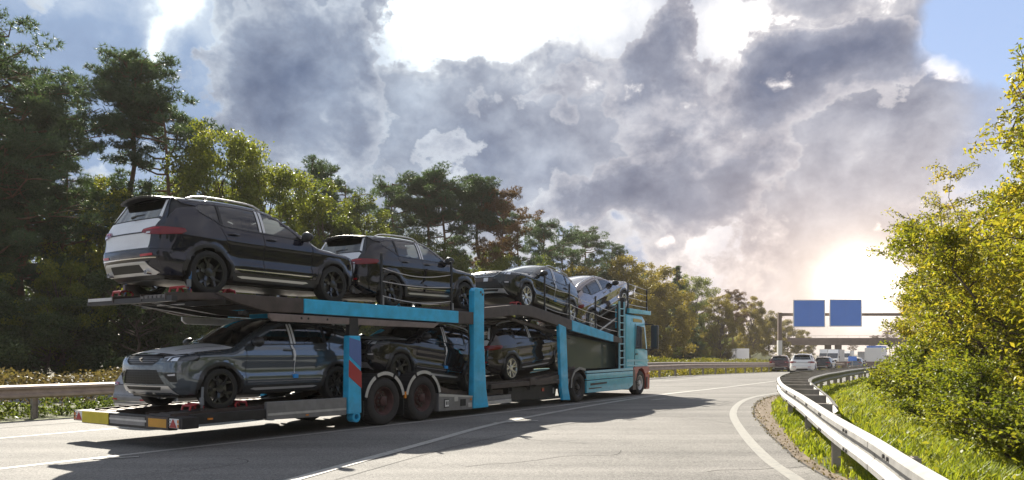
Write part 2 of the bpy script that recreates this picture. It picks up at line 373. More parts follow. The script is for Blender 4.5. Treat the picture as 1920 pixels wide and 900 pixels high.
m_dkl = leafmat('dark_leaves', [(.032, .058, .028), (.068, .105, .045), (.13, .165, .055)], .42, .4)
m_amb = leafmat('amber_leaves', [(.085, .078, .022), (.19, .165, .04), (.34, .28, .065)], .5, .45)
m_bushl = leafmat('cherry_leaves', [(.08, .115, .014), (.20, .22, .028), (.35, .31, .045), (.42, .28, .05)], .58, .34, pos=.9)
m_shrub = leafmat('bramble_leaves', [(.07, .11, .016), (.18, .21, .028), (.34, .32, .05)], .55, .42, pos=1.0)
m_blade = leafmat('grass_blades', [(.09, .13, .018), (.21, .26, .03), (.36, .34, .08)], .55, .45, pos=.8)
m_dry = leafmat('dry_hedge_leaves', [(.06, .05, .03), (.13, .105, .06), (.12, .12, .04)], .4, .5, pos=.8)
m_med = leafmat('median_leaves', [(.06, .08, .015), (.17, .17, .03), (.30, .25, .06)], .45, .45, pos=.8)

# ------------------------------------------------------------------ planar sheets that follow the ground
def inside(pts, poly):
    pts = np.asarray(pts, float); x, y = pts[:, 0], pts[:, 1]; r = np.zeros(len(pts), bool); n = len(poly)
    for i in range(n):
        x1, y1 = poly[i]; x2, y2 = poly[(i + 1) % n]
        if y1 == y2: continue
        r ^= ((y1 > y) != (y2 > y)) & (x < (x2 - x1) * (y - y1) / (y2 - y1) + x1)
    return r
def resample(poly, res, closed=True):
    out = []; n = len(poly)
    for i in range(n if closed else n - 1):
        a = np.array(poly[i], float); b = np.array(poly[(i + 1) % n], float); k = max(1, int(math.ceil(np.linalg.norm(b - a) / res)))
        for t in range(k): out.append(a + (b - a) * t / k)
    if not closed: out.append(np.array(poly[-1], float))
    return out
def tri2d(outline, holes=(), res=.05, grid=None):
    loops = [resample(outline, res)] + [resample(h, res) for h in holes]
    pts = []; edges = []
    for L in loops:
        b = len(pts); pts += [tuple(p) for p in L]; n = len(L); edges += [(b + i, b + (i + 1) % n) for i in range(n)]
    bd = np.array(pts); lo, hi = bd.min(0), bd.max(0); gr = grid or res
    gx, gy = np.meshgrid(np.arange(lo[0] + gr / 2, hi[0], gr), np.arange(lo[1] + gr / 2, hi[1], gr))
    G = np.stack([gx.ravel(), gy.ravel()], 1)
    if len(G):
        k = inside(G, [tuple(p) for p in loops[0]])
        for L in loops[1:]: k &= ~inside(G, [tuple(p) for p in L])
        G = G[k]
    if len(G):
        d = np.min(np.hypot(G[:, None, 0] - bd[None, :, 0], G[:, None, 1] - bd[None, :, 1]), 1) if len(G) * len(bd) < 4e6 else np.full(len(G), 9e9)
        G = G[d > gr * .45]
    allp = [Vector(p) for p in pts] + [Vector(p) for p in G]
    r = geometry.delaunay_2d_cdt(allp, edges, [], 0, 1e-6)
    V = np.array([tuple(v) for v in r[0]]); T = np.array([f for f in r[2] if len(f) == 3])
    c = V[T].mean(1); k = inside(c, [tuple(p) for p in loops[0]])
    for L in loops[1:]: k &= ~inside(c, [tuple(p) for p in L])
    T = T[k]; u = np.unique(T); mp = np.full(len(V), -1); mp[u] = np.arange(len(u))
    V = V[u]; T = mp[T]
    a = V[T]; cr = (a[:, 1, 0] - a[:, 0, 0]) * (a[:, 2, 1] - a[:, 0, 1]) - (a[:, 1, 1] - a[:, 0, 1]) * (a[:, 2, 0] - a[:, 0, 0])
    T[cr < 0] = T[cr < 0][:, ::-1]
    return V, T
def sheet(name, outline, z, mat, res=8, grid=None, parent=None, kind='structure'):
    V, T = tri2d(outline, (), res, grid)
    o = mesh_np(name, np.column_stack([V, gz(V[:, 1]) + z]), T, mat, parent, smooth=True)
    if not parent: tag(o, kind=kind)
    return o
def smoothline(pts, step=.5):
    P = [np.array(p, float) for p in pts]; out = []
    for i in range(len(P) - 1):
        p0 = P[max(i - 1, 0)]; p1 = P[i]; p2 = P[i + 1]; p3 = P[min(i + 2, len(P) - 1)]
        n = max(1, int(np.linalg.norm(p2 - p1) / step))
        for k in range(n):
            t = k / n
            out.append(.5 * (2 * p1 + (p2 - p0) * t + (2 * p0 - 5 * p1 + 4 * p2 - p3) * t * t + (3 * p1 - p0 - 3 * p2 + p3) * t ** 3))
    out.append(P[-1]); return np.array(out)
def normals2d(L):
    t = np.gradient(L, axis=0); t /= np.linalg.norm(t, axis=1)[:, None] + 1e-9
    return np.stack([-t[:, 1], t[:, 0]], 1)
def ribbon(name, pts, w, z, mat, step=.5, kind='structure', raw=False):
    L = np.array(pts, float) if raw else smoothline(pts, step); n = normals2d(L); k = len(L)
    a = L + n * w / 2; b = L - n * w / 2; V = np.concatenate([a, b])
    F = [(i, k + i, k + i + 1, i + 1) for i in range(k - 1)]
    return tag(mesh_np(name, np.column_stack([V, gz(V[:, 1]) + z]), F, mat, smooth=True), kind=kind)

# right edge line of the slip road, then parallel to the carriageway
edge_line = [(1.9, -2.), (2.35, 2.), (2.80, 5.), (3.05, 7.), (3.3, 8.7), (3.46, 9.94), (3.74, 11.4), (4.3, 13.95), (5.3, 17.9), (6.6, 21.7), (8.0, 24.8), (10.0, 27.9), (11.6, 30.4), (13.6, 33.4), (20.6, 44.), (47., 84.), (100., 165.), (240., 380.)]
EL = smoothline(edge_line, .6); ELn = normals2d(EL)
dark_edge = EL - ELn * np.interp(EL[:, 1], [-2, 8, 11, 15, 19, 23, 28, 32], [.3, .36, .42, .48, .48, .46, .4, .35])[:, None]
left_edge = [PW(s, 7.35 - .02 * max(0, min(s, 60))) for s in (-40, -20, 0, 20, 40, 60, 100, 160, 260, 420)]
ground_poly = [(-700, -200), (900, -200), (1600, 400), (1600, 2500), (-1600, 2500), (-1600, 400)]
V, T = tri2d(ground_poly, (), 120, 60)
V = np.concatenate([V]); tag(mesh_np('ground', np.column_stack([V, gz(V[:, 1]) - .06]), T, m_soil, smooth=True), kind='structure')
road_poly = [tuple(p) for p in left_edge] + [tuple(p) for p in dark_edge[::-3]] + [(-3, -14), (-20, -14)]
sheet('road', road_poly, 0, m_asph, 6, 3.5)
opp = [PW(s, 13.2) for s in (-50, 0, 50, 100, 160, 260, 420)] + [PW(s, 26) for s in (420, 260, 160, 100, 50, 0, -50)]
sheet('opposite_road', opp, -.01, m_asph2, 8)
med = [PW(s, 7.36 - .02 * max(0, min(s, 60))) for s in (-40, 0, 20, 40, 60, 100, 160, 260, 420)] + [PW(s, 13.19) for s in (420, 260, 160, 100, 60, 40, 20, 0, -40)]
sheet('median_strip', med, -.012, m_grassg, 6)
ge = [tuple(p) for p in dark_edge[::3]]
# the bare dirt strip beside the asphalt, then the meadow
rg = np.random.default_rng(3)
DEL = dark_edge[(dark_edge[:, 1] > 2) & (dark_edge[:, 1] < 60)]; DELn = normals2d(DEL)
wd = np.interp(DEL[:, 1], [2, 9, 12, 16, 20, 24, 28, 60], [.16, .18, .24, .40, .55, .45, .3, .25]) + rg.normal(0, .02, len(DEL))
dirt_out = DEL - DELn * wd[:, None]
sheet('dirt_strip', [tuple(p) for p in DEL] + [tuple(p) for p in dirt_out[::-1]], -.006, m_verge, 1.0, .5)
gp = [tuple(p) for p in dark_edge[::2]] + [(300, 380), (300, 60), (60, -20), (4, -20)]
sheet('meadow', gp, -.02, m_grassg, 6, 5)
# broken asphalt lip
lip = []
for i in range(0, len(DEL) - 1):
    lip.append(DEL[i] + DELn[i] * rg.normal(0, .012))
ribbon('asphalt_lip', lip, .035, .004, M('cracked_lip', (.03, .027, .025), .9), raw=True)

# painted lines
ribbon('edge_line', [tuple(p) for p in EL[::2]], .17, .004, m_mark2, .4)
ribbon('lane_line', [PW(-14, .62), PW(-3.07, .24), PW(2.87, .0), PW(9, -.18), PW(16.6, -.42), PW(21, -.66), PW(24, -.80)], .13, .004, m_mark)
ribbon('merge_line', [PW(-9, -5.5), PW(-5, -4.42), PW(-1.69, -3.53), PW(2, -2.55), PW(5.5, -1.68), PW(11, -1.0), PW(16.8, -.66), PW(24, -.86), PW(32.8, -.93), PW(60, -1.0), PW(110, -1.0), PW(260, -1.0)], .17, .008, m_mark)
for s0, s1 in ((-9, 3.2), (12, 18), (30, 36), (48, 54), (66, 72), (84, 90), (102, 108)):
    ribbon('lane_dash', [PW(s0, 4.02), PW((s0 + s1) / 2, 4.02), PW(s1, 4.02)], .12, .004, m_mark)
ribbon('worn_dash', [PW(5.35, -1.62), PW(5.9, -1.86), PW(6.25, -2.15)], .16, .012, m_mark, .1)
ribbon('worn_dash', [PW(-2.0, .12), PW(-1.75, -.1), PW(-1.55, -.22)], .07, .012, m_mark, .1)
ribbon('worn_dash', [PW(14.3, -1.5), PW(14.9, -1.55), PW(15.3, -1.6)], .10, .012, m_mark, .1)
ribbon('joint_seam', [PW(-1.5, -3.95), PW(2.2, -3.2), PW(6, -3.0), PW(11, -3.4)], .02, .004, M('seam', (.05, .048, .045), .8))
rc = np.random.default_rng(9)
for cx, cy, ang, L in ((-.6, 9.6, .9, 3.0), (1.2, 12.0, 2.3, 2.4), (2.4, 9.2, 1.2, 2.2), (3.0, 17.5, .2, 3.0), (6.5, 27, .1, 4.0), (-4.5, 8.9, .5, 2.0)):
    pts = [(cx, cy)]
    for k in range(16):
        ang += rc.normal(0, .32); pts.append((pts[-1][0] + math.cos(ang) * L / 16, pts[-1][1] + math.sin(ang) * L / 16))
    ribbon('road_crack', pts, .014, .003, bpy.data.materials.get('crack_fill') or M('crack_fill', (.035, .032, .03), .85), raw=True)
ribbon('road_joint', [PW(-30, 5.9), PW(0, 5.95), PW(40, 5.5), PW(90, 5.3)], .05, .004, M('joint', (.05, .048, .045), .8))
for s0 in range(-30, 200, 40):
    ribbon('far_lane_line', [PW(s0, 19.6), PW(s0 + 12, 19.6)], .15, 0, m_mark)

# ------------------------------------------------------------------ crash barriers
WP = [(.0, .31), (.008, .305), (.075, .275), (.078, .225), (.022, .180), (.018, .155), (.022, .130), (.078, .085), (.075, .035), (.008, .005), (.0, .0)]
def rail_beam(name, path, z0, mat, side, parent, step=.6):
    """W-profile swept along path; side=+1 bulges to the left of the path"""
    L = smoothline(path, step); n = normals2d(L) * side; k = len(WP); V = []; F = []
    for j, (p, q) in enumerate(zip(L, n)):
        g = g1(p[1])
        for d, h in WP: V.append((p[0] + q[0] * d, p[1] + q[1] * d, g + z0 + h))
    m = len(L)
    for j in range(m - 1):
        for t in range(k - 1): F.append((j * k + t, j * k + t + 1, (j + 1) * k + t + 1, (j + 1) * k + t))
    # back skin gives the sheet a thickness
    b = len(V)
    for j, (p, q) in enumerate(zip(L, n)):
        g = g1(p[1])
        for d, h in WP: V.append((p[0] + q[0] * (d - .006), p[1] + q[1] * (d - .006), g + z0 + .155 + (h - .155) * .985))
    for j in range(m - 1):
        for t in range(k - 1): F.append((b + j * k + t, b + (j + 1) * k + t, b + (j + 1) * k + t + 1, b + j * k + t + 1))
        for t in (0, k - 1): F.append((j * k + t, (j + 1) * k + t, b + (j + 1) * k + t, b + j * k + t))
    o = mesh_np(name, V, F, mat, parent, smooth=True)
    o.data.set_sharp_from_angle(angle=R(25)); return o
def along(path, start, gap, step=.25):
    L = smoothline(path, step); d = np.r_[0, np.cumsum(np.linalg.norm(np.diff(L, axis=0), axis=1))]
    t = normals2d(L); out = []; x = start
    while x < d[-1]:
        i = min(np.searchsorted(d, x), len(L) - 1); out.append((L[i], t[i])); x += gap
    return out
def post_mesh(h, mat):
    b = MB(); w, dd, t = .05, .06, .007
    b.box(-w, w, -dd, -dd + t, -.1, h); b.box(-w, w, dd - t, dd, -.1, h); b.box(-t / 2, t / 2, -dd + t, dd - t, -.1, h)
    o = b.build('post', mat); me = o.data; bpy.data.objects.remove(o); return me
def add_copies(me, name, places, parent, z=0., scale=1):
    for p, n in places:
        o = bpy.data.objects.new(name, me); COL.objects.link(o); o.parent = parent
        o.location = (p[0], p[1], g1(p[1]) + z); o.rotation_euler = (0, 0, math.atan2(n[1], n[0]))
me_post = post_mesh(.70, m_zincd)
# right-hand barrier (double sided, spacers between the two beams)
front_path = [(1.2, -.5), (1.62, 1.2), (2.08, 2.9), (2.63, 4.83), (3.06, 6.25), (3.74, 8.66), (4.95, 12.7), (6.2, 17.), (7.5, 20.9), (8.55, 23.7), (10.3, 27.6), (11.9, 30.4), (14.2, 33.8), (21.5, 44.9), (50, 88), (96, 158)]
back_path = [(4.62, 10.75), (5.55, 13.2), (6.4, 15.6), (7.45, 18.6), (8.1, 20.4), (9.3, 23.2), (11.2, 26.9), (13.1, 30.2), (20.4, 41.9), (51, 87), (97.2, 157.4)]
gr = empty('guard_rail', (3.7, 8.6, 0), 0, 'pale galvanised double sided guard rail curving along the grass on the right', 'guard rail')
gr.location = (0, 0, 0)
rail_beam('beam', front_path, .44, m_zinc, 1, gr, .45)
rail_beam('beam', back_path, .41, m_zinc, -1, gr, .45).data
add_copies(me_post, 'post', [(p - n * .13, n) for p, n in along(front_path, 2.2, 4.0)][:26], gr, -.02)
add_copies(me_post, 'post', [(p + n * .13, n) for p, n in along(back_path, 8.2, 2.0)][:40], gr, -.02)
# spacer plates joining the beams
FL = smoothline(front_path, .2); BL = smoothline(back_path, .2)
plc = [10.75, 13.0, 15.2, 17.2, 19.0, 20.8, 22.4, 24.0, 25.6, 27.2, 29., 31, 33, 35.5, 38, 41, 44, 48, 52]
for i, y in enumerate(plc):
    b = BL[np.argmin(np.abs(BL[:, 1] - y))]; f = FL[np.argmin(np.hypot(*(FL - b).T))]
    d = (b - f); w = np.linalg.norm(d); d /= w; q = np.array([-d[1], d[0]]); mb = MB(); g = g1(y)
    hh = .24 if i < 3 else .16
    a0, a1 = f + d * .004, b - d * .004
    z0, z1 = .70 - hh + g, .722 + g
    mb.add([(a0[0], a0[1], z0), (a1[0], a1[1], z0), (a1[0], a1[1], z1), (a0[0], a0[1], z1)] + [(p[0] + q[0] * .012, p[1] + q[1] * .012, z) for p, z in ((a0, z0), (a1, z0), (a1, z1), (a0, z1))],
           [(0, 1, 2, 3), (7, 6, 5, 4), (0, 4, 5, 1), (1, 5, 6, 2), (2, 6, 7, 3), (3, 7, 4, 0)])
    # top flange, light edge seen from above
    e = q * .07
    mb.add([(a0[0], a0[1], z1 + .002), (a1[0], a1[1], z1 + .002), (a1[0] + e[0], a1[1] + e[1], z1 + .002), (a0[0] + e[0], a0[1] + e[1], z1 + .002),
            (a0[0], a0[1], z1 + .008), (a1[0], a1[1], z1 + .008), (a1[0] + e[0], a1[1] + e[1], z1 + .008), (a0[0] + e[0], a0[1] + e[1], z1 + .008)],
           [(3, 2, 1, 0), (4, 5, 6, 7), (0, 1, 5, 4), (1, 2, 6, 5), (2, 3, 7, 6), (3, 0, 4, 7)])
    mb.build('spacer', m_zincd, gr)
# bolts in pairs at the beam joints
bm_ = MB(); bm_.lathe([(.0, 0), (.018, 0), (.018, .012), (.0, .016)], n=8, closed=False); ob = bm_.build('bolt', m_bolt); me_bolt = ob.data; bpy.data.objects.remove(ob)
for p, n in along(front_path, 2.0, 2.0)[:12]:
    for dz, dx in ((.25, 0), (.06, 0), (.25, .16), (.06, .16)):
        o = bpy.data.objects.new('bolt', me_bolt); COL.objects.link(o); o.parent = gr
        t = np.array([n[1], -n[0]]); q = p + n * .079 + t * dx
        o.location = (q[0], q[1], .44 + dz); o.rotation_euler = (0, 0, math.atan2(n[1], n[0]) - R(90))
# overlapping joints of the beam sheets
FD = np.r_[0, np.cumsum(np.linalg.norm(np.diff(FL, axis=0), axis=1))]; FN = normals2d(FL)
for x in np.arange(3.0, 40, 4.0):
    k = np.where((FD > x) & (FD < x + .34))[0]
    if len(k) > 1:
        q = FL[k] + FN[k] * .0035; rail_beam('joint_overlap', [tuple(p) for p in q], .44, m_zinc, 1, gr, .1)
# median barriers
def lpath(pts): return [PW(s, l) for s, l in pts]
mr = lpath([(-30, 8.0), (-10, 7.9), (5, 7.75), (20, 7.1), (32, 6.45), (50, 6.2), (90, 6.2), (180, 6.2)])
r1 = empty('guard_rail', (0, 0, 0), 0, 'brown weathered guard rail along the near edge of the median', 'guard rail')
rail_beam('beam', mr, .45, m_rust, -1, r1, 1.5); add_copies(me_post, 'post', [(p + n * .1, n) for p, n in along(mr, 1.35, 2.67)][:70], r1)
mr2 = lpath([(16, 10.6), (20, 10.3), (30, 9.9), (60, 9.6), (120, 9.6), (200, 9.6)])
r2 = empty('guard_rail', (0, 0, 0), 0, 'pale guard rail with leaning start behind the median plants', 'guard rail')
rail_beam('beam', mr2, .62, m_zincd, -1, r2, 1.5); add_copies(me_post, 'post', [(p + n * .1, n) for p, n in along(mr2, 1, 2.67)][:60], r2, .18)
mr3 = lpath([(26, 8.2), (31, 8.0), (60, 7.6), (120, 7.6)])
r3 = empty('guard_rail', (0, 0, 0), 0, 'middle guard rail of the median between plants and road', 'guard rail')
rail_beam('beam', mr3, .58, m_zincd, -1, r3, 1.5); add_copies(me_post, 'post', [(p + n * .1, n) for p, n in along(mr3, 1, 2.67)][:34], r3, .12)

# ------------------------------------------------------------------ bridge and gantry
xs_, ys_ = np.meshgrid(np.linspace(28, 56.5, 20), np.linspace(150, 200, 14)); hh_ = 5.6 * np.clip((57.5 - xs_) / 5.0, 0, 1) * np.clip(1 - np.abs(ys_ - 174) / 24, 0, 1) ** .5 * np.clip((xs_ - 28) / 8, 0, 1)
Vh = np.column_stack([xs_.ravel(), ys_.ravel(), gz(ys_.ravel()) - .1 + hh_.ravel()]); Fh = [(r_ * 20 + c_, r_ * 20 + c_ + 1, r_ * 20 + c_ + 21, r_ * 20 + c_ + 20) for r_ in range(13) for c_ in range(19)]
tag(mesh_np('embankment', Vh, Fh, m_grassg, smooth=True), kind='structure')
def mb_at(mb, name, mat, parent, bev=0): return mb.build(name, mat, parent, bev)
bz = g1(170)
br = empty('bridge', (80, 170, bz), 0, 'brown concrete road bridge crossing the motorway far ahead', 'bridge')
b = MB(); b.box(-27, 90, 0, 9, 4.55, 5.7); b.build('deck', m_conc, br, .03)
b = MB(); b.box(-27, 90, -.25, 0, 5.35, 6.1); b.box(-27, 90, 9, 9.25, 5.35, 6.1); b.build('parapet', m_conc, br)
for px in (-5, 33, 70):
    for k in (1.2, 6.8): b = MB(); b.box(px - .6, px + .6, k, k + 1.0, -.3, 4.55); b.build('pier', m_conc, br)
b = MB(); b.prism([(-27.5, -.3), (-20.5, -.3), (-24.5, 4.55), (-27.5, 4.55)], -3, 12, 'y'); b.build('abutment', m_conc, br)
for k in range(40):
    if k == 0:
        b = MB(); b.box(-.02, .02, -.02, .02, 0, .5); rp = b.build('railing_post', m_zincd, br); rp.location = (-26, -.12, 6.1)
    else:
        o = rp.copy(); COL.objects.link(o); o.location = (-26 + k * 2.5, -.12, 6.1)
b = MB(); b.tube([(-27, -.12, 6.6), (80, -.12, 6.6)], .03, 5); b.build('handrail', m_zincd, br)
gy = 96; gb = g1(gy)
ga = empty('sign_gantry', (34.4, gy, gb), 0, 'grey steel gantry spanning the carriageway behind the blue signs', 'gantry')
b = MB(); b.box(-.22, .22, -.22, .22, 3.7, 7.25); b.build('post', m_conc, ga, .02)
b = MB(); b.box(-.26, .26, -.26, .26, -.2, 3.69); b.build('post_base', M('gantry_base_paint', (.66, .64, .62), .6), ga, .02)
b = MB(); b.box(.23, 31, -.12, .12, 6.85, 7.22); b.build('beam', m_conc, ga, .02)
b = MB(); b.box(30.8, 31.24, -.22, .22, -.2, 7.25); b.build('post', m_zincd, ga, .02)
for k in range(12): b = MB(); b.box(.9 + k * 2.5, 1.0 + k * 2.5, .13, .55, 6.9, 7.0); b.build('walkway_bracket', m_zincd, ga)
def sign(name, px0, px1, py0, py1, y, lab):
    x0, x1 = (px0 - 960) / 1400 * y, (px1 - 960) / 1400 * y; z1, z0 = CAMH + (663 - py0) / 1400 * y, CAMH + (663 - py1) / 1400 * y
    t = empty(name, ((x0 + x1) / 2, y, z0), 0, lab, 'motorway sign'); w = (x1 - x0) / 2; h = z1 - z0
    b = MB(); b.box(-w, w, -.03, .0, 0, h); b.build('backing', m_white, t, .005)
    b = MB(); n = 2; ww = (2 * w - .24) / n
    for i in range(n):
        b = MB(); b.box(-w + .12 + i * ww + .004, -w + .12 + (i + 1) * ww - .004, -.045, -.031, .12, h - .12); b.build('panel', m_signblue, t)
    for i in (-.6, .6): b = MB(); b.box(i * w - .05, i * w + .05, .001, .1, .1, h - .1); b.build('mount', m_zincd, t)
    return t
sign('overhead_sign', 1487, 1547, 562, 613.5, gy - .45, 'blank blue overhead sign on the gantry, nearer its left post')
sign('overhead_sign', 1555, 1616, 561, 612.5, gy - .45, 'blank blue overhead sign on the gantry, beside the bright sun glow')
# small blue sign on the far guard rail
p = (29.5, 62.5)
t = empty('roadside_sign', (p[0] - 1, p[1], g1(p[1])), 0, 'small blue sign on a thin post behind the right guard rail', 'road sign')
b = MB(); b.box(-.36, .36, -.02, 0, 1.0, 1.38); b.build('panel', m_signblue, t); b = MB(); b.tube([(0, .02, 0), (0, .02, 1.35)], .03, 8); b.build('post', m_zincd, t)
# concrete barrier beyond the cars
t = MB(); t.prism([(-.3, 0), (.3, 0), (.12, 1.0), (-.12, 1.0)], 0, 7, 'x'); o = t.build('concrete_barrier', m_conc); o.location = (45, 104, g1(104))
tag(o, 'low brown concrete barrier standing between the distant cars', 'barrier')

# ------------------------------------------------------------------ plants
def unit(v): return v / (np.linalg.norm(v, axis=-1, keepdims=True) + 1e-9)
def leaves(C, length, width, r, up=.3, droop=0., fold=.25):
    """folded diamond leaves: one quad each, centred on C"""
    n = len(C); a = unit(r.normal(size=(n, 3)) + np.array([0, 0, -droop])); nrm = unit(r.normal(size=(n, 3)) + np.array([0, 0, up]))
    s = unit(np.cross(a, nrm)); nrm = np.cross(s, a)
    L = (length * r.uniform(.7, 1.25, n))[:, None]; w = (width * r.uniform(.75, 1.25, n))[:, None]
    V = np.stack([C - a * L / 2, C + s * w / 2 + nrm * w * fold - a * L * .05, C + a * L / 2, C - s * w / 2 + nrm * w * fold - a * L * .05], 1).reshape(-1, 3)
    return V, np.arange(4 * n).reshape(-1, 4)
def tufts(C, out, k, length, width, r):
    n = len(C); d = unit(out[:, None, :] * .7 + r.normal(size=(n, k, 3)) * .75).reshape(-1, 3); c = np.repeat(C, k, 0)
    s = unit(np.cross(d, r.normal(size=d.shape))); L = (length * r.uniform(.6, 1.2, len(d)))[:, None]
    V = np.stack([c - s * width / 2, c + s * width / 2, c + d * L], 1).reshape(-1, 3)
    return V, np.arange(3 * len(d)).reshape(-1, 3)
def curve(a, b, sag, r, n=5, jit=.06):
    a = np.array(a, float); b = np.array(b, float); L = np.linalg.norm(b - a); out = []
    for i in range(n + 1):
        t = i / n; p = a + (b - a) * t; p[2] += sag * math.sin(math.pi * t) * L
        if 0 < i < n: p += r.normal(size=3) * jit * L * .5
        out.append(p)
    return out
def meshonly(o): me = o.data; bpy.data.objects.remove(o); return me
def pine(h, cw, f0, seed, leaf, style='umbrella', nb=30, dens=1.0):
    r = np.random.default_rng(seed); mb = MB()
    tr = curve((0, 0, -.3), (r.normal() * .4, r.normal() * .4, h * .96), 0, r, 9, .016); rad = [max(.05, .24 * h / 18 * (1 - .82 * i / 9)) for i in range(10)]
    rad[0] *= 1.25; mb.tube(tr, rad, 8, False); tr = np.array(tr); PC = []; PO = []
    for i in range(nb):
        t = f0 + (1 - f0) * ((i + r.uniform(0, .8)) / nb)
        x = t * 9; k = min(int(x), 8); p = tr[k] + (tr[k + 1] - tr[k]) * (x - k); u = (t - f0) / (1 - f0)
        if style == 'umbrella': L = cw * (.45 + .62 * math.sin(math.pi * min(1, .18 + .78 * u))) * r.uniform(.6, 1.1)
        elif style == 'cone': L = cw * (1.05 - u * .95) * r.uniform(.7, 1.1)
        else: L = cw * (.35 + .75 * math.sin(math.pi * (.12 + .80 * u)) ** .8) * r.uniform(.55, 1.15)
        a = r.uniform(0, 2 * math.pi); rise = {'umbrella': .30, 'cone': -.12, 'full': .16}[style] * r.uniform(.4, 1.4)
        e = p + np.array([math.cos(a) * L, math.sin(a) * L, L * rise]); br = curve(p, e, -.05 if style != 'cone' else .04, r, 4, .10)
        mb.tube(br, [.075 * (1 - .75 * j / 4) * h / 18 for j in range(5)], 5, False); br = np.array(br)
        npad = max(3, int(L * 2.0 * dens))
        for j in range(npad):
            q = r.uniform(.38, 1.06); x = min(q, .999) * 4; k = int(x); c = br[k] + (br[k + 1] - br[k]) * (x - k)
            c = c + np.array([r.normal() * .26 * L * q ** .5, r.normal() * .26 * L * q ** .5, r.uniform(-.15, .35)])
            if r.random() < .5: mb.tube([br[k], (br[k] + c) / 2 + (0, 0, .06), c], [.022, .016, .008], 3, False)
            n = int(r.uniform(22, 44)); pr = r.uniform(.34, .72) * ((1.15 - .8 * u) if style == 'cone' else 1)
            o = unit(r.normal(size=(n, 3))) * r.uniform(.25, 1, (n, 1)) ** .5
            PC.append(c + o * np.array([pr, pr, pr * .48])); PO.append(unit(o * np.array([1, 1, .6]) + np.array([0, 0, .55])))
    # a few dead snags below the crown
    for i in range(7):
        t = r.uniform(f0 * .45, f0); x = t * 9; k = int(x); p = tr[k]; a = r.uniform(0, 6.28); L = r.uniform(.6, 1.8)
        mb.tube(curve(p, p + np.array([math.cos(a) * L, math.sin(a) * L, r.uniform(-.3, .3)]), -.08, r, 3, .1), [.04, .03, .02, .008], 4, False)
    V, F = tufts(np.concatenate(PC), np.concatenate(PO), 7, .26, .045, r)
    crown = meshonly(mesh_np('crown', V, F, leaf)); trunk = meshonly(mb.build('trunk', m_pbark, smooth=True, angle=80))
    return trunk, crown, h
def broad(h, cw, z0, seed, leaf, n=15000, ll=.19, lw=.12, lumps=70, squash=1., bark=None, up=.25):
    r = np.random.default_rng(seed); mb = MB()
    tr = curve((0, 0, -.3), (r.normal() * .3, r.normal() * .3, h * .72), 0, r, 6, .03); mb.tube(tr, [max(.04, .2 * h / 14 * (1.1 - .9 * i / 6)) for i in range(7)], 7, False)
    tr = np.array(tr); zc = (h + z0) / 2; rz = (h - z0) / 2; C = []; S = []
    for i in range(lumps):
        d = unit(r.normal(size=3)); q = r.uniform(.35, 1) ** .6
        zz = d[2] * q; wz = math.sqrt(max(.05, 1 - zz * zz)) * (1.0 - .22 * zz)
        ang = math.atan2(d[1], d[0]); rr = cw * q * wz * (1 + .25 * math.sin(3 * ang + seed) + .15 * r.normal())
        C.append((math.cos(ang) * rr, math.sin(ang) * rr, zc + zz * rz)); S.append(r.uniform(.45, 1.0) * cw * .27)
    C = np.array(C); S = np.array(S)
    for c in C[::2]:
        t = np.clip((c[2] - z0 * .5) / (h * .85), .18, .95) * .8; x = t * 6; k = int(x); p = tr[k] + (tr[k + 1] - tr[k]) * (x - k)
        mb.tube(curve(p, c, -.04, r, 4, .1), [.09 * h / 14, .07 * h / 14, .045 * h / 14, .025, .01], 5, False)
    pk = S ** 2 / np.sum(S ** 2); idx = r.choice(lumps, n, p=pk); o = unit(r.normal(size=(n, 3))) * r.uniform(0, 1, (n, 1)) ** .42
    P = C[idx] + o * S[idx, None] * np.array([1, 1, .72 * squash]) * (1 + .35 * r.normal(size=(n, 1)) * (r.random((n, 1)) < .12)); P[:, 2] = np.maximum(P[:, 2], .05)
    V, F = leaves(P, ll, lw, r, up)
    crown = meshonly(mesh_np('crown', V, F, leaf)); trunk = meshonly(mb.build('trunk', bark or m_bark, smooth=True, angle=80))
    return trunk, crown, h
def plant(kind, tmpl, x, y, h, rz, label, cat='tree', group=None, wx=1.0, z=0, mat=None):
    trunk, crown, h0 = tmpl; s = h / h0
    t = empty(kind, (x, y, g1(y) + z), rz, label, cat, group); t.scale = (s * wx, s * wx, s)
    for nm, me in (('trunk', trunk), ('crown', crown)):
        o = bpy.data.objects.new(nm, me); COL.objects.link(o); o.parent = t
        if mat and nm == 'crown': o.material_slots[0].link = 'OBJECT'; o.material_slots[0].material = mat
    return t
T_P1 = pine(19, 4.3, .30, 11, m_pine, 'full', 52, 1.3)      # heavy dark pine
T_P2 = pine(20, 2.35, .76, 12, m_pine, 'umbrella', 30, 2.4)   # tall bare stem, umbrella top
T_P3 = pine(18, 3.2, .46, 13, m_pine, 'umbrella', 36, 1.4)
T_P4 = pine(17, 2.9, .42, 14, m_pine, 'full', 34, 1.1)
T_SP = pine(16, 2.5, .10, 15, m_pine, 'cone', 60, .9)
T_B1 = broad(15, 4.0, 1.5, 21, m_yel, 30000, .20, .125, 140)
T_B2 = broad(14, 3.6, 1.2, 22, m_oak, 28000, .20, .125, 130)
T_B3 = broad(13, 4.2, 1.0, 23, m_oak, 27000, .22, .135, 110)
T_D1 = broad(6.5, 3.0, .1, 24, m_dkl, 17000, .17, .10, 60)
T_D2 = broad(5.5, 2.6, .05, 25, m_dkl, 14000, .17, .10, 46)
def at(px, Z): return (px - 960) / 1400 * Z
def htop(py, Z): return CAMH + (663 - py) / 1400 * Z - g1(Z)
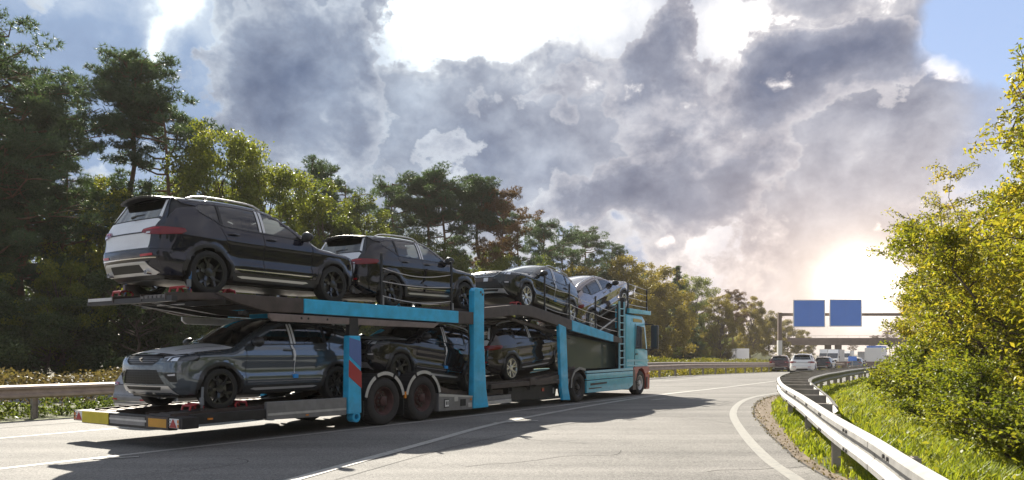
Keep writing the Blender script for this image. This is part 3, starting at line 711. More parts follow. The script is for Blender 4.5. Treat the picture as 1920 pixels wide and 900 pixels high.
FRONT = [  # px, top py, distance, template, kind, label, width, material
 (-30, 25, 41, T_P1, 'pine_tree', 'dark heavy pine cut by the left edge of the picture', 1.0, None),
 (38, 112, 43, T_P1, 'pine_tree', 'dense dark green pine, second from the left edge', 1.0, None),
 (15, 120, 46, T_P4, 'pine_tree', 'dark pine crown filling the gap between the two leftmost pines', 1.3, None),
 (112, 200, 45, T_P4, 'pine_tree', 'dark pine with stepped right flank left of the sky gap', .78, None),
 (260, 92, 47, T_P2, 'pine_tree', 'tallest pine, bare stem and round umbrella crown', 1.02, None),
 (332, 185, 48, T_P3, 'pine_tree', 'wide pine just right of the tall umbrella pine', 1.0, None),
 (205, 330, 46, T_B1, 'oak_tree', 'yellow tinged leafy tree in the gap below the umbrella pine', .8, None),
 (415, 222, 46, T_B1, 'oak_tree', 'bright yellow green tree above the first rear car', .85, None),
 (505, 290, 47, T_B1, 'oak_tree', 'sunlit round leafy tree above the windows of the rear upper car', .95, None),
 (462, 255, 56, T_P4, 'pine_tree', 'dark pine top between the two bright leafy trees', .8, None),
 (560, 285, 58, T_P3, 'pine_tree', 'dark pine tops above the sunlit round leafy tree', .9, None),
 (600, 335, 50, T_B2, 'oak_tree', 'green leafy tree above the second upper car tailgate', .9, None),
 (640, 330, 60, T_P4, 'pine_tree', 'dark pine on the slope before the dip in the tree line', .9, None),
 (690, 365, 60, T_B2, 'oak_tree', 'low leafy tree in the dip of the tree line', .9, None),
 (712, 392, 72, T_P4, 'pine_tree', 'small pine left of the tall pine group', .8, None),
 (752, 325, 68, T_P3, 'pine_tree', 'leftmost of the tall pine group in mid picture', .85, None),
 (800, 318, 69, T_P2, 'pine_tree', 'bare stemmed pine inside the tall pine group', 1.15, None),
 (846, 315, 70, T_P3, 'pine_tree', 'broad crowned pine at the middle of the tall pine group', 1.0, None),
 (892, 330, 71, T_P2, 'pine_tree', 'slim pine on the right of the tall pine group', 1.2, None),
 (932, 352, 72, T_P3, 'pine_tree', 'pine with rusty brown crown ending the tall pine group', .9, m_pineb),
 (965, 385, 76, T_P4, 'pine_tree', 'lower pine right of the rusty pine', .8, None),
 (770, 440, 62, T_B2, 'oak_tree', 'leafy tree below the tall pine group', .9, None),
 (840, 455, 64, T_B2, 'oak_tree', 'leafy tree behind the front of the second upper car', .9, None),
 (925, 460, 70, T_B1, 'oak_tree', 'yellow green tree behind the green upper car', .9, None),
 (1005, 410, 88, T_P3, 'pine_tree', 'bent pine between the tall group and the brown green trees', .9, None),
 (1062, 422, 92, T_P4, 'pine_tree', 'flat topped pine above the green upper car', 1.1, None),
 (1108, 418, 98, T_P3, 'pine_tree', 'wide pine above the highest placed car', 1.0, None),
 (1010, 480, 80, T_B2, 'oak_tree', 'leafy tree behind the roof of the green upper car', .9, None),
 (1085, 490, 86, T_B1, 'oak_tree', 'yellowish tree behind the front of the highest car', .9, m_amb),
 (1152, 448, 102, T_P4, 'pine_tree', 'small dark pine top beside the amber trees', .9, None),
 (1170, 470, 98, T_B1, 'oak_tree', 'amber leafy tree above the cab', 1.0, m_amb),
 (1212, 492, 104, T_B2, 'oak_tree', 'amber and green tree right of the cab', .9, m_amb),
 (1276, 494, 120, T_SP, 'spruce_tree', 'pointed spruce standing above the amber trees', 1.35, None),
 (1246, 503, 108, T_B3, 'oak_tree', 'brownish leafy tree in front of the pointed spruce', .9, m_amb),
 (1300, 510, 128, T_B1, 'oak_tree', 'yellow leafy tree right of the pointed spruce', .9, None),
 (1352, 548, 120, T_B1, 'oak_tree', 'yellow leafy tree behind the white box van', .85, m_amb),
 (1374, 540, 145, T_P3, 'pine_tree', 'far pine with layered crown above the white box van', 1.0, m_pineb),
 (1408, 556, 152, T_B2, 'oak_tree', 'far brown tree between white van and gantry post', .9, m_amb),
 (1440, 580, 162, T_B3, 'oak_tree', 'far hazy tree at the left end of the bridge', 1.0, m_amb),
 (1478, 600, 215, T_B3, 'oak_tree', 'far hazy tree behind the left blue sign', 1.1, m_amb),
 (1508, 622, 240, T_B3, 'oak_tree', 'far low tree rising behind the bridge deck', 1.1, m_amb),
 (1640, 628, 300, T_P3, 'pine_tree', 'distant pine behind the bridge near the right bushes', 1.3, m_pineb),
 (1600, 634, 310, T_P4, 'pine_tree', 'distant pine top behind the right pier of the bridge', 1.4, m_pineb),
 (1668, 618, 290, T_P3, 'pine_tree', 'distant pine half hidden by the cherry tree', 1.3, m_pineb)]
for i, (px, py, Z, T, kd, lab, wx, mt) in enumerate(FRONT):
    plant(kd, T, at(px, Z), Z, htop(py, Z), rng.uniform(0, 6.28), lab, 'tree', 'trees along the front of the wood', wx, 0, mt)
# the wood behind, and the undergrowth along its edge
def where(px):
    for lim, t in ((60, 'by the left edge of the picture'), (200, 'left of the rear end of the trailer'), (420, 'behind the grey lower car'), (660, 'behind the middle of the trailer'), (900, 'behind the second upper car'), (1080, 'behind the green upper car'), (1200, 'behind the cab'), (1300, 'just right of the cab'), (1380, 'left of the white box van')):
        if px < lim: return t
    return 'between the white box van and the gantry'
for i in range(46):
    s = -18 + i * 5.2 + rng.uniform(-1.5, 1.5); l = 44 + rng.uniform(-3, 12) + .10 * max(s, 0); x, y = PW(s, l)
    if x / y > .42 or x / y < -.80: continue
    h = rng.uniform(10.5, 14) if s > -12 else 13
    # keep the packed wood below the skyline traced by the front row
    T = [T_P4, T_B2, T_B3, T_P3][i % 4]
    sky = np.interp((x / y) * 1400 + 960, [-100, 0, 150, 190, 215, 340, 500, 640, 720, 760, 960, 1100, 1230, 1400, 1500], [60, 80, 220, 350, 350, 260, 330, 380, 420, 400, 430, 460, 520, 590, 640])
    h = min(h * 1.3, htop(sky, y))
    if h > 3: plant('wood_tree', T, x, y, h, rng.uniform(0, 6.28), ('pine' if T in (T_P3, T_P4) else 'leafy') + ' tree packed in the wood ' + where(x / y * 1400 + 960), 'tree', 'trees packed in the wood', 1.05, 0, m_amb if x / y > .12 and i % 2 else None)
for row in range(3):
    for i in range(46):
        s = -16 + i * 3.9 + rng.uniform(-1, 1); l = (27.8, 33.5, 39)[row] + rng.uniform(-.8, 2.6) + .05 * max(s, 0); x, y = PW(s, l)
        if x / y > .40 or x / y < -.80 or (row == 2 and i > 26): continue
        T = T_D1 if (i + row) % 2 else T_D2; k = x / y
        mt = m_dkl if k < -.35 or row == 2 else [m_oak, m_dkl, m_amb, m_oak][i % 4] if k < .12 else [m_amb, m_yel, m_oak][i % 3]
        hue = {m_dkl: 'dark', m_oak: 'olive green', m_amb: 'amber brown', m_yel: 'yellow green'}[mt]
        h = (rng.uniform(4.2, 7.6) if y < 60 else rng.uniform(4.5, 8)) + (0, 1.0, 2.2)[row]
        h = min(h, htop(np.interp(k * 1400 + 960, [-100, 190, 215, 400, 640, 760, 960, 1100, 1230, 1400, 1500], [300, 430, 430, 430, 470, 480, 500, 520, 560, 610, 650]), y))
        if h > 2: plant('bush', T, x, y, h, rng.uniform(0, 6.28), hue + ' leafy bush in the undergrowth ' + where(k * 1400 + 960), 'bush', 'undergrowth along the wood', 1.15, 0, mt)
x, y = PW(-4.6, 30.2); plant('bush', T_D1, at(105, 40), 40, 6.6, 1, 'bush catching yellow sun left of the upper rear car', 'bush', None, .8, .3, m_yel)  # yellow leaf colour stands in for sunlight on this bush
# low plants between the median barriers
def hedge(name, pts, w, z0, z1, n, leaf, lab, ll=.09, lw=.055):
    L = smoothline(pts, .3); N = normals2d(L); r = np.random.default_rng(len(pts) + n)
    i = r.integers(0, len(L), n); u = r.uniform(-1, 1, n); x = L[i] + N[i] * (u * w / 2)[:, None] + r.normal(0, .1, (n, 2))
    top = z1 + .10 * np.sin(i * .55) + .08 * np.sin(i * .17 + 2); z = z0 + (top - z0) * r.uniform(0, 1, n) ** .55 - .18 * u * u + r.normal(0, .045, n)
    P = np.column_stack([x, gz(x[:, 1]) + np.maximum(z, .03)]); V, F = leaves(P, ll, lw, r, .4)
    o = mesh_np(name, V, F, leaf); tag(o, lab, 'hedge'); return o
hedge('hedge', [PW(s, 10.4) for s in (-14, -6, 2, 8)], 1.5, .15, 1.06, 24000, m_dry, 'dry brown clipped hedge behind the left guard rail')
hedge('hedge', [PW(s, l) for s, l in ((8, 10.3), (16, 10), (24, 9.4), (34, 9.0), (50, 8.8), (75, 8.7))], 1.7, .10, 1.12, 34000, m_med, 'yellow green leafy plants growing between the median guard rails', .13, .08)
def weeds(name, pts, w, z1, n, leaf, lab, ll=.1):
    L = smoothline(pts, .3); N = normals2d(L); r = np.random.default_rng(n); i = r.integers(0, len(L), n)
    x = L[i] + N[i] * (r.uniform(-1, 1, n) * w / 2)[:, None]; hh = z1 * (.45 + .55 * np.sin(i * 1.3) ** 2) * r.uniform(0, 1, n) ** .8
    V, F = leaves(np.column_stack([x, gz(x[:, 1]) + hh]), ll, ll * .45, r, .4, -.6)
    tag(mesh_np(name, V, F, leaf), lab, 'weeds', None, 'stuff')
weeds('weeds', [PW(s, 8.35) for s in (-20, -8, 4, 10)], .9, .42, 14000, m_oak, 'green weeds under the left guard rail')
weeds('weeds', [PW(s, l) for s, l in ((10, 8.0), (25, 7.3), (40, 6.9), (80, 6.8), (130, 6.8))], .9, .5, 22000, m_med, 'sunlit weeds along the foot of the median rail', .14)

# roadside cherry trees and brambles on the right
def cherry(h, cw, seed, n, leaf, ll=.085, lw=.034, z0=.2, limbs=16, top=1.0):
    r = np.random.default_rng(seed); mb = MB(); P = []
    for i in range(limbs):
        a = r.uniform(0, 6.28); lean = r.uniform(.12, 1.0) * cw; hh = h * (r.uniform(.45, 1.0) if i else 1.0) * (1 - .35 * (lean / cw) ** 2)
        b0 = np.array([math.cos(a) * .15, math.sin(a) * .15, 0.]); e = np.array([math.cos(a) * lean, math.sin(a) * lean, hh])
        st = np.array(curve(b0, e, .06, r, 8, .05)); mb.tube(st, [.042 * (1 - .88 * j / 8) for j in range(9)], 5, False)
        for j in range(int(16 + 10 * h / 6)):
            t = r.uniform(.10, 1.0); x = t * 7.99; k = int(x); p = st[k] + (st[k + 1] - st[k]) * (x - k)
            L = r.uniform(.35, 1.15) * (1.15 - .75 * t) * cw * .42 + .18; aa = r.uniform(0, 6.28)
            q = p + np.array([math.cos(aa) * L, math.sin(aa) * L, r.uniform(-.05, .55) * L]); tw = np.array(curve(p, q, .08, r, 4, .10))
            mb.tube(tw, [.012, .010, .008, .006, .004], 3, False); m = int(n / (limbs * (16 + 10 * h / 6)) * r.uniform(.6, 1.4)) + 2
            tt = r.uniform(.12, 1.06, m) * 3.99; kk = np.minimum(tt.astype(int), 3); c = tw[kk] + (tw[kk + 1] - tw[kk]) * (tt - kk)[:, None]
            P.append(c + r.normal(0, .065, (m, 3)) + np.array([0, 0, -.03]))
    P = np.concatenate(P); P = P[P[:, 2] > z0 * .3]; m = len(P)
    # lanceolate leaf folded along the midrib: 6 vertices, 4 faces (as two quads)
    ax = unit(r.normal(size=(m, 3)) * np.array([1, 1, .5]) + np.array([0, 0, -.55])); nr = unit(r.normal(size=(m, 3)) * .7 + np.array([0, 0, .55])); s = unit(np.cross(ax, nr)); nr = np.cross(s, ax)
    Lh = (ll * r.uniform(.7, 1.25, m))[:, None]; wd = (lw * r.uniform(.75, 1.25, m))[:, None]; bend = nr * Lh * .12
    b = P - ax * Lh * .5 - bend; m1 = P - ax * Lh * .05; t = P + ax * Lh * .5 - bend * 1.6; up_ = nr * wd * .28
    V = np.stack([b, m1, t, P - ax * Lh * .06 + s * wd * .5 + up_, P - ax * Lh * .06 - s * wd * .5 + up_], 1).reshape(-1, 3)
    k = np.arange(m)[:, None] * 5
    F = np.concatenate([k + np.array([[0, 3, 1]]), k + np.array([[3, 2, 1]]), k + np.array([[0, 1, 4]]), k + np.array([[1, 2, 4]])])
    return meshonly(mb.build('trunk', m_bark, smooth=True, angle=80)), meshonly(mesh_np('crown', V, F, leaf)), h
T_C1 = cherry(7.0, 2.6, 41, 30000, m_bushl, .098, .040)
T_C2 = cherry(6.4, 2.4, 42, 24000, m_bushl, .098, .040)
T_R1 = cherry(1.9, 1.3, 43, 9000, m_shrub, .085, .048, .05, 14)
T_R2 = cherry(1.5, 1.2, 44, 7000, m_shrub, .075, .045, .05, 12)
CH = [(8.75, 11.6, 7.9, T_C1, 'tallest sparse cherry tree against the sky at the right edge'), (10.0, 14.9, 6.4, T_C2, 'yellow green cherry tree left of the tallest one'),
      (12.0, 19.0, 6.5, T_C1, 'full cherry tree in the middle of the right bushes'), (14.4, 23.8, 6.9, T_C2, 'cherry tree whose tip stands out left of the right bushes'),
      (17.2, 28.5, 7.3, T_C1, 'cherry tree with branches reaching towards the sun glow'), (21.5, 34.5, 6.0, T_C2, 'leftmost cherry tree beside the bright sun glow'), (25.5, 41., 6.0, T_C1, 'low far cherry tree behind the leftmost one'),
      (9.3, 9.9, 5.6, T_C2, 'leafy cherry tree cut by the right edge below the tallest'), (13.5, 16.5, 6.6, T_C2, 'cherry tree behind the middle of the right bushes'), (17.5, 22., 6.4, T_C1, 'shaded cherry tree deep behind the right bushes')]
for i, (x, y, h, T, lab) in enumerate(CH): plant('cherry_tree', T, x, y, h, i * 1.7, lab, 'tree', 'cherry trees on the right verge', 1.0)
BR = [(6.9, 8.3), (7.6, 9.2), (6.6, 9.4), (7.4, 10.4), (8.2, 11.0), (7.6, 11.8), (8.6, 12.6), (8.2, 13.6), (9.3, 14.2), (9.2, 15.6), (10.2, 16.6), (10.3, 18.2), (11.4, 19.6), (11.8, 21.5), (13.0, 23.4), (14.0, 25.6), (15.4, 28.2), (17, 31), (19, 34), (21.5, 38), (8.4, 9.6)]
for i, (x, y) in enumerate(BR): plant('bramble', T_R1 if i % 2 else T_R2, x, y, .95 + .75 * rng.random() + (.4 if y > 14 else 0), i * 2.1, ['dense', 'loose', 'tall'][i % 3] + ' glossy leaved bramble ' + ('near the bottom right corner' if y < 10 else 'below the tallest cherry tree' if y < 14 else 'below the middle cherry trees' if y < 22 else 'at the far end of the cherry trees'), 'bramble', 'brambles along the cherry trees', 1.1)

for i, (x, y, h) in enumerate([(13.5, 5.5, 9), (10.5, .5, 8), (12, -4, 10), (9, -9, 9), (15.5, 9, 10), (3, -15, 10), (-6, -18, 11), (17, 2, 12), (8, -14, 11), (18, 13, 10)]):
    plant('oak_tree', (T_B2, T_B3, T_B1)[i % 3], x, y, h, i * 1.3, 'leafy tree on the right verge beside and behind the photographer', 'tree', 'trees beside the photographer', 1.0, 0, m_oak)
# grass on the right verge
def grass():
    r = np.random.default_rng(5); P = []; H = []
    FLr = np.array(front_path)
    # strip between asphalt and rail, then the meadow up to the bushes
    n = 150000; y = r.uniform(0, 1, n) ** 1.5 * 46 + 3.2
    xe = np.interp(y, DEL[:, 1], DEL[:, 0]) + np.interp(y, DEL[:, 1], wd) * .85; xb = np.interp(y, [3, 8, 12, 19, 34, 60], [6.6, 7.6, 9.2, 12.4, 20.5, 36])
    x = xe + (xb - xe) * r.uniform(0, 1, n)
    pat = np.sin(x * 2.3 + y * .7) * np.sin(y * 1.9 - x) + np.sin(x * 6.1) * np.sin(y * 5.3) * .6 + r.normal(0, .35, n)
    ed = (x - xe); k = r.random(n) < np.clip(.55 + .35 * pat, .12, 1) * np.clip(ed / .22 + .15, .15, 1)
    x, y, ed, pat = x[k], y[k], ed[k], pat[k]; n = len(x)
    h = (.10 + .10 * r.random(n) + .05 * np.clip(pat, 0, 1.5)) * np.clip(.45 + ed / .7, .45, 1.25); w = .007 + .010 * np.clip(y / 24, 0, 2)
    a = r.uniform(0, 6.28, n); d = np.stack([np.cos(a), np.sin(a), np.zeros(n)], 1); ln = r.uniform(.15, .85, n) * h
    b = np.column_stack([x, y, gz(y) - .02]); s = np.stack([-d[:, 1], d[:, 0], d[:, 2]], 1) * w[:, None]
    up = np.zeros((n, 3)); up[:, 2] = h
    mid = b + up * .6 + d * (ln * .3)[:, None]; tip = b + up * .95 + d * ln[:, None]
    V = np.stack([b - s, b + s, mid + s * .8, tip, mid - s * .8], 1).reshape(-1, 3); kk = np.arange(n)[:, None] * 5
    F = np.concatenate([kk + np.array([[0, 1, 2]]), kk + np.array([[0, 2, 4]]), kk + np.array([[4, 2, 3]])])
    tag(mesh_np('grass', V, F, m_blade), 'tufty green and yellow grass on the right verge', 'grass', None, 'stuff')
    # broad leaved herbs scattered in the grass
    n = 15000; y = r.uniform(0, 1, n) ** 1.3 * 30 + 3.5; xf = np.interp(y, FLr[:, 1], FLr[:, 0]); xb = np.interp(y, [3, 8, 12, 19, 34], [6.6, 7.6, 9.2, 12.4, 20.5])
    x = xf + (xb - xf) * r.uniform(0, 1, n) ** .6; k = np.sin(x * 3.1 + 1) * np.sin(y * 2.4) > .1; x, y = x[k], y[k]
    V, F = leaves(np.column_stack([x, y, gz(y) + r.uniform(.03, .26, len(x))]), .085, .045, r, .9)
    tag(mesh_np('herbs', V, F, m_shrub), 'low broad leaved herbs in the grass', 'herbs', None, 'stuff')
    # dead leaves and crumbs on the dirt strip and the road edge
    n = 1100; y = r.uniform(0, 1, n) ** 1.3 * 24 + 3; x = np.interp(y, DEL[:, 1], DEL[:, 0]) + np.abs(r.normal(0, .22, n)) - .06
    V, F = leaves(np.column_stack([x, y, gz(y) + .014 + r.uniform(0, .01, n)]), .042, .028, r, 3.0)
    tag(mesh_np('leaf_litter', V, F, m_dry), 'dry leaves and crumbs on the dirt beside the asphalt', 'litter', None, 'stuff')
grass()

# ------------------------------------------------------------------ car transporter: trailer (s along, l to the left, z up)
class TB(MB):
    """mesh given in carriageway coordinates, re-based onto its vehicle"""
    base = (0, 0)
    def build(s, name, mat=None, parent=None, bev=0.006, **k):
        s.v = [(x - TB.base[0], y - TB.base[1], z) for x, y, z in s.v]
        return MB.build(s, name, mat, parent, bev, **k)
def vehicle_root(name, s, l, label, cat):
    TB.base = (s, l); x, y = PW(s, l)
    return empty(name, (x, y, 0), HEAD, label, cat)
LW = 2.52   # vehicle width
def wheel_truck(parent, s, l0, z, r, rimmat, tyremat, width=.36, dual=True, side=1, nb=10):
    """side=+1: outer face towards the camera (l = l0)"""
    w = bpy.data.objects.new('wheel', None); COL.objects.link(w); w.parent = parent; w.location = (s - TB.base[0], l0 - TB.base[1], z)
    if side < 0: w.rotation_euler = (0, 0, R(180))
    hw = width
    pr = [(r * .60, .03), (r * .66, .0), (r * .80, -.012), (r * .93, .0), (r * .985, .03), (r, .06), (r, hw - .06), (r * .985, hw - .03), (r * .93, hw), (r * .6, hw - .03)]
    b = MB(); b.lathe(pr, n=40); o = b.build('tyre', tyremat, w, 0, smooth=True, angle=50)
    b = MB()
    for i in range(44):   # tread blocks
        q = 2 * math.pi * i / 44; c, s_ = math.cos(q), math.sin(q); t = .028
        for y0, y1 in ((.07, .07 + (hw - .14) * .45), (.07 + (hw - .14) * .55, hw - .07)):
            P = lambda rr, tt, y: (rr * c - tt * s_, y, rr * s_ + tt * c)
            b.add([P(r * .99, -t, y0), P(r * .99, t, y0), P(r * .99, t, y1), P(r * .99, -t, y1), P(r + .008, -t * .8, y0 + .005), P(r + .008, t * .8, y0 + .005), P(r + .008, t * .8, y1), P(r + .008, -t * .8, y1)],
                  [(4, 5, 6, 7), (0, 1, 5, 4), (1, 2, 6, 5), (2, 3, 7, 6), (3, 0, 4, 7)])
    b.build('tread', tyremat, w)
    b = MB()   # dished rim: outer lip, slope to the sunken disc, centre hub
    b.lathe([(r * .62, .035), (r * .60, .012), (r * .56, .02), (r * .52, .06), (r * .47, .10), (r * .44, .125), (r * .33, .115), (r * .29, .085), (r * .20, .075), (r * .19, .02), (r * .13, .0), (.0, -.003)], n=36, closed=False)
    b.lathe([(r * .60, .012), (r * .62, .035), (r * .60, hw - .04), (r * .56, hw - .05), (r * .53, .10)], n=36, closed=False)
    b.build('rim', rimmat, w, 0, smooth=True, angle=40)
    b = MB()
    for i in range(nb):
        q = 2 * math.pi * i / nb; c = (r * .25 * math.cos(q), .055, r * .25 * math.sin(q)); b.lathe([(0, 0), (.018, .0), (.018, .035), (0, .035)], c, 6, False)
    for i in range(8):
        q = 2 * math.pi * (i + .5) / 8; c = (r * .385 * math.cos(q), .108, r * .385 * math.sin(q)); b.lathe([(0, 0), (r * .055, .0), (r * .055, .02), (0, .02)], c, 10, False)
    b.build('hub_bolts', m_bolt, w)
    return w
def semi_guard(parent, s, r0, z, l0, l1, name='mudguard', edge=True, a0=.04, a1=.96, mat=None):
    n = 14; pts = [(s + r0 * math.cos(math.pi * (a0 + (a1 - a0) * i / n)), z + r0 * math.sin(math.pi * (a0 + (a1 - a0) * i / n))) for i in range(n + 1)]
    b = TB(); r1 = r0 + .02; pto = [(s + r1 * math.cos(math.pi * (a0 + (a1 - a0) * i / n)), z + r1 * math.sin(math.pi * (a0 + (a1 - a0) * i / n))) for i in range(n + 1)]
    for i in range(n): b.prism([pts[i], pts[i + 1], pto[i + 1], pto[i]], l0, l1)
    g = b.build(name, mat or m_black, parent, 0)
    if edge:
        for k in range(3):   # light edge strips in three lengths
            e = TB(); rr, rq = r0 - .012, r0 + .058; A = a0 + (a1 - a0) * (k / 3 + .02); B = a0 + (a1 - a0) * ((k + 1) / 3 - .02)
            for i in range(8):
                t0 = math.pi * (A + (B - A) * i / 8); t1 = math.pi * (A + (B - A) * (i + 1) / 8)
                e.prism([(s + rr * math.cos(t0), z + rr * math.sin(t0)), (s + rq * math.cos(t0), z + rq * math.sin(t0)), (s + rq * math.cos(t1), z + rq * math.sin(t1)), (s + rr * math.cos(t1), z + rr * math.sin(t1))], l0 - .012, l0 - .002)
            e.build('edge_strip', m_lgrey, g, 0).location = (0, 0, 0)
    return g
def bar(name, mat, parent, x0, x1, y0, y1, z0, z1, bev=.006):
    b = TB(); b.box(x0, x1, y0, y1, z0, z1); return b.build(name, mat, parent, bev)
def pri(name, mat, parent, poly, y0, y1, bev=.006):
    b = TB(); b.prism(poly, y0, y1); return b.build(name, mat, parent, bev)
def runner(name, parent, prof, l0, l1, th=.07, grate=False, mat=None):
    """wheel track of perforated plate along a polyline of (s, z): plate, raised cross ribs and side lips"""
    P = prof; t = TB(); low = [(a, z - th) for a, z in P]
    for i in range(len(P) - 1):
        if grate:   # open grating: six bars with slots between
            n = 6; w = (l1 - l0 - .035 * (n - 1)) / n
            for k in range(n): t.prism([P[i], P[i + 1], (low[i + 1][0], low[i + 1][1] + th * .4), (low[i][0], low[i][1] + th * .4)], l0 + k * (w + .035), l0 + k * (w + .035) + w)
        else: t.prism([P[i], P[i + 1], low[i + 1], low[i]], l0, l1)
    o = t.build(name, mat or m_deck, parent, 0)
    r = TB(); lip = TB()
    for i in range(len(P) - 1):
        (a, za), (b_, zb) = P[i], P[i + 1]; n = max(1, int((b_ - a) / .16))
        for k in range(n):
            s0 = a + (b_ - a) * (k + .2) / n; z0 = za + (zb - za) * (k + .2) / n; r.box(s0, s0 + (.075 if grate else .05), l0 + .02, l1 - .02, z0 - (.03 if grate else .01), z0 + .014)
        for y0, y1 in ((l0 - .012, l0 + .012), (l1 - .012, l1 + .012)):
            lip.prism([(a, za - th * 1.2), (b_, zb - th * 1.2), (b_, zb + .035), (a, za + .035)], y0, y1)
    r.build('tread_rib', m_deck, o, 0); lip.build('lip', m_brown, o, 0); return o
def smooth3(P):
    P = [np.array(p, float) for p in P]; out = []
    for i in range(len(P) - 1):
        p0, p1, p2, p3 = P[max(i - 1, 0)], P[i], P[i + 1], P[min(i + 2, len(P) - 1)]
        for k in range(5): t = k / 5; out.append(.5 * (2 * p1 + (p2 - p0) * t + (2 * p0 - 5 * p1 + 4 * p2 - p3) * t * t + (3 * p1 - p0 - 3 * p2 + p3) * t ** 3))
    return out + [P[-1]]
TR = vehicle_root('car_carrier_trailer', 4.4, 1.26, 'two deck blue car carrier trailer loaded with four dark cars', 'trailer')
# lower deck
LOW = [(-.78, .50), (.1, .53), (2.55, .53), (3.1, .62), (3.6, .76), (5.4, .78), (6.2, .60), (6.8, .52), (8.5, .50)]
runner('wheel_track', TR, LOW, .22, .86, .08); runner('wheel_track', TR, LOW, 1.68, 2.32, .08)
for a in (-.7, .75, 2.0, 2.62, 6.0, 7.0, 8.2): bar('cross_member', m_dark, TR, a - .05, a + .05, .05, 2.47, .34, .44)
bar('side_beam', m_dark, TR, -.56, .82, .0, .10, .36, .52, .012); bar('side_beam', m_dark, TR, -.56, .82, 2.42, 2.52, .36, .52, .012)
for y0, y1 in ((.0, .06), (2.46, 2.52)):
    pri('side_panel', m_grey, TR, [(.84, .33), (2.71, .29), (2.71, .62), (.84, .635)], y0, y1, .008)
    pri('side_strip', m_lgrey, TR, [(.86, .40), (2.70, .385), (2.70, .425), (.86, .44)], y0 - .006 if y0 < 1 else y1, y0 if y0 < 1 else y1 + .006, 0)
bar('side_lamp', m_amber, TR, 1.70, 1.76, -.014, 0, .345, .37, 0); bar('side_lamp', m_amber, TR, -.30, -.22, -.03, .0, .42, .45, 0)
bar('chassis_rail', m_dark, TR, 2.8, 8.4, .75, .95, .28, .50); bar('chassis_rail', m_dark, TR, 2.8, 8.4, 1.57, 1.77, .28, .50)
bar('chassis_rail', m_dark, TR, -.4, 2.8, .80, .95, .30, .43); bar('chassis_rail', m_dark, TR, -.4, 2.8, 1.57, 1.72, .30, .43)
# rear bumper with plates and triangle lamps
b = TB(); b.prism([(-.92, .05), (-.92, 2.47), (-.80, 2.52), (-.80, .0)], .30, .505, 'z'); b.build('rear_bumper', m_dark, TR, .015)
bar('bumper_band', m_grey, TR, -.926, -.92, .66, 1.62, .34, .47, 0); bar('bumper_band', m_lgrey, TR, -.928, -.921, .62, 1.64, .40, .43, 0)
bar('reflective_plate', m_yellow, TR, -.932, -.921, 1.66, 2.44, .315, .50, .003)
bar('reflective_plate', m_orange, TR, -.932, -.921, .10, .56, .34, .47, .003)
bar('plate_frame', m_brown, TR, -.928, -.921, .06, .62, .315, .50, .002)
for l0, l1 in ((-.10, .0), (2.52, 2.62)):
    c = (l0 + l1) / 2; L = bar('tail_lamp', m_dark, TR, -.90, -.62, c - .20 if l0 < 1 else c - .16, c + .16 if l0 < 1 else c + .20, .33, .50, .012)
    bar('lens', m_white, L, -.912, -.902, c - .13, c + .13, .345, .485, .003)
    b = TB(); b.prism([(c - .085, .352), (c + .085, .352), (c, .478)], -.922, -.913, 'x'); b.build('triangle_reflector', m_red, L, 0)
    for k in range(2): bar('indicator', m_amber, L, -.920, -.913, c - .135 if l0 < 1 else c + .105, c - .105 if l0 < 1 else c + .135, .355 + k * .065, .405 + k * .065, .002)
    for k in range(3): bar('lamp_rib', m_grey, L, -.918, -.913, c + .06, c + .125, .36 + k * .045, .372 + k * .045, 0)
# wheels, mudguards
for s in (3.81, 5.04):
    for l0, sd in ((.03, 1), (2.49, -1)):
        wheel_truck(TR, s, l0, .49, .482, m_rimred, m_tyrew, .40, side=sd)
    semi_guard(TR, s, .545, .49, .015, .52); semi_guard(TR, s, .545, .49, 2.0, 2.505, edge=False)
for s in (3.22, 4.42, 5.62):
    for y0 in (.05, 2.05): bar('mud_flap', m_black, TR, s - .012, s + .012, y0, y0 + .42, .16 if s > 4 else .22, .52, 0)
bar('side_lamp', m_amber, TR, 4.40, 4.45, -.004, .03, .52, .66, .004)
bar('axle', m_dark, TR, 3.75, 3.87, .3, 2.2, .43, .55); bar('axle', m_dark, TR, 4.98, 5.10, .3, 2.2, .43, .55)
# equipment box
for y0, y1, e in ((.0, .30, 1), (2.22, 2.52, 0)):
    B_ = pri('equipment_box', m_grey, TR, [(5.56, .17), (6.84, .14), (6.84, .46), (5.56, .57)], y0, y1, .012)
    if e:
        pri('box_edge', m_lgrey, B_, [(5.56, .50), (6.84, .42), (6.84, .455), (5.56, .565)], -.008, -.001, 0)
        bar('gauge', m_black, B_, 5.74, 5.92, -.012, -.001, .24, .43, .004); bar('gauge_face', m_white, B_, 5.76, 5.90, -.018, -.013, .26, .41, 0)
        for k in range(2): bar('gauge_mark', m_black, B_, 5.785 + k * .06, 5.815 + k * .06, -.022, -.019, .30, .38, 0)
        bar('hatch', m_lgrey, B_, 6.12, 6.26, -.012, -.001, .36, .46, .004); bar('socket', m_black, B_, 6.36, 6.56, -.014, -.001, .24, .40, .02)
        bar('plate', m_lgrey, B_, 6.66, 6.80, -.010, -.001, .20, .30, .003); bar('side_lamp', m_amber, B_, 6.74, 6.80, -.016, -.001, .36, .40, .003)
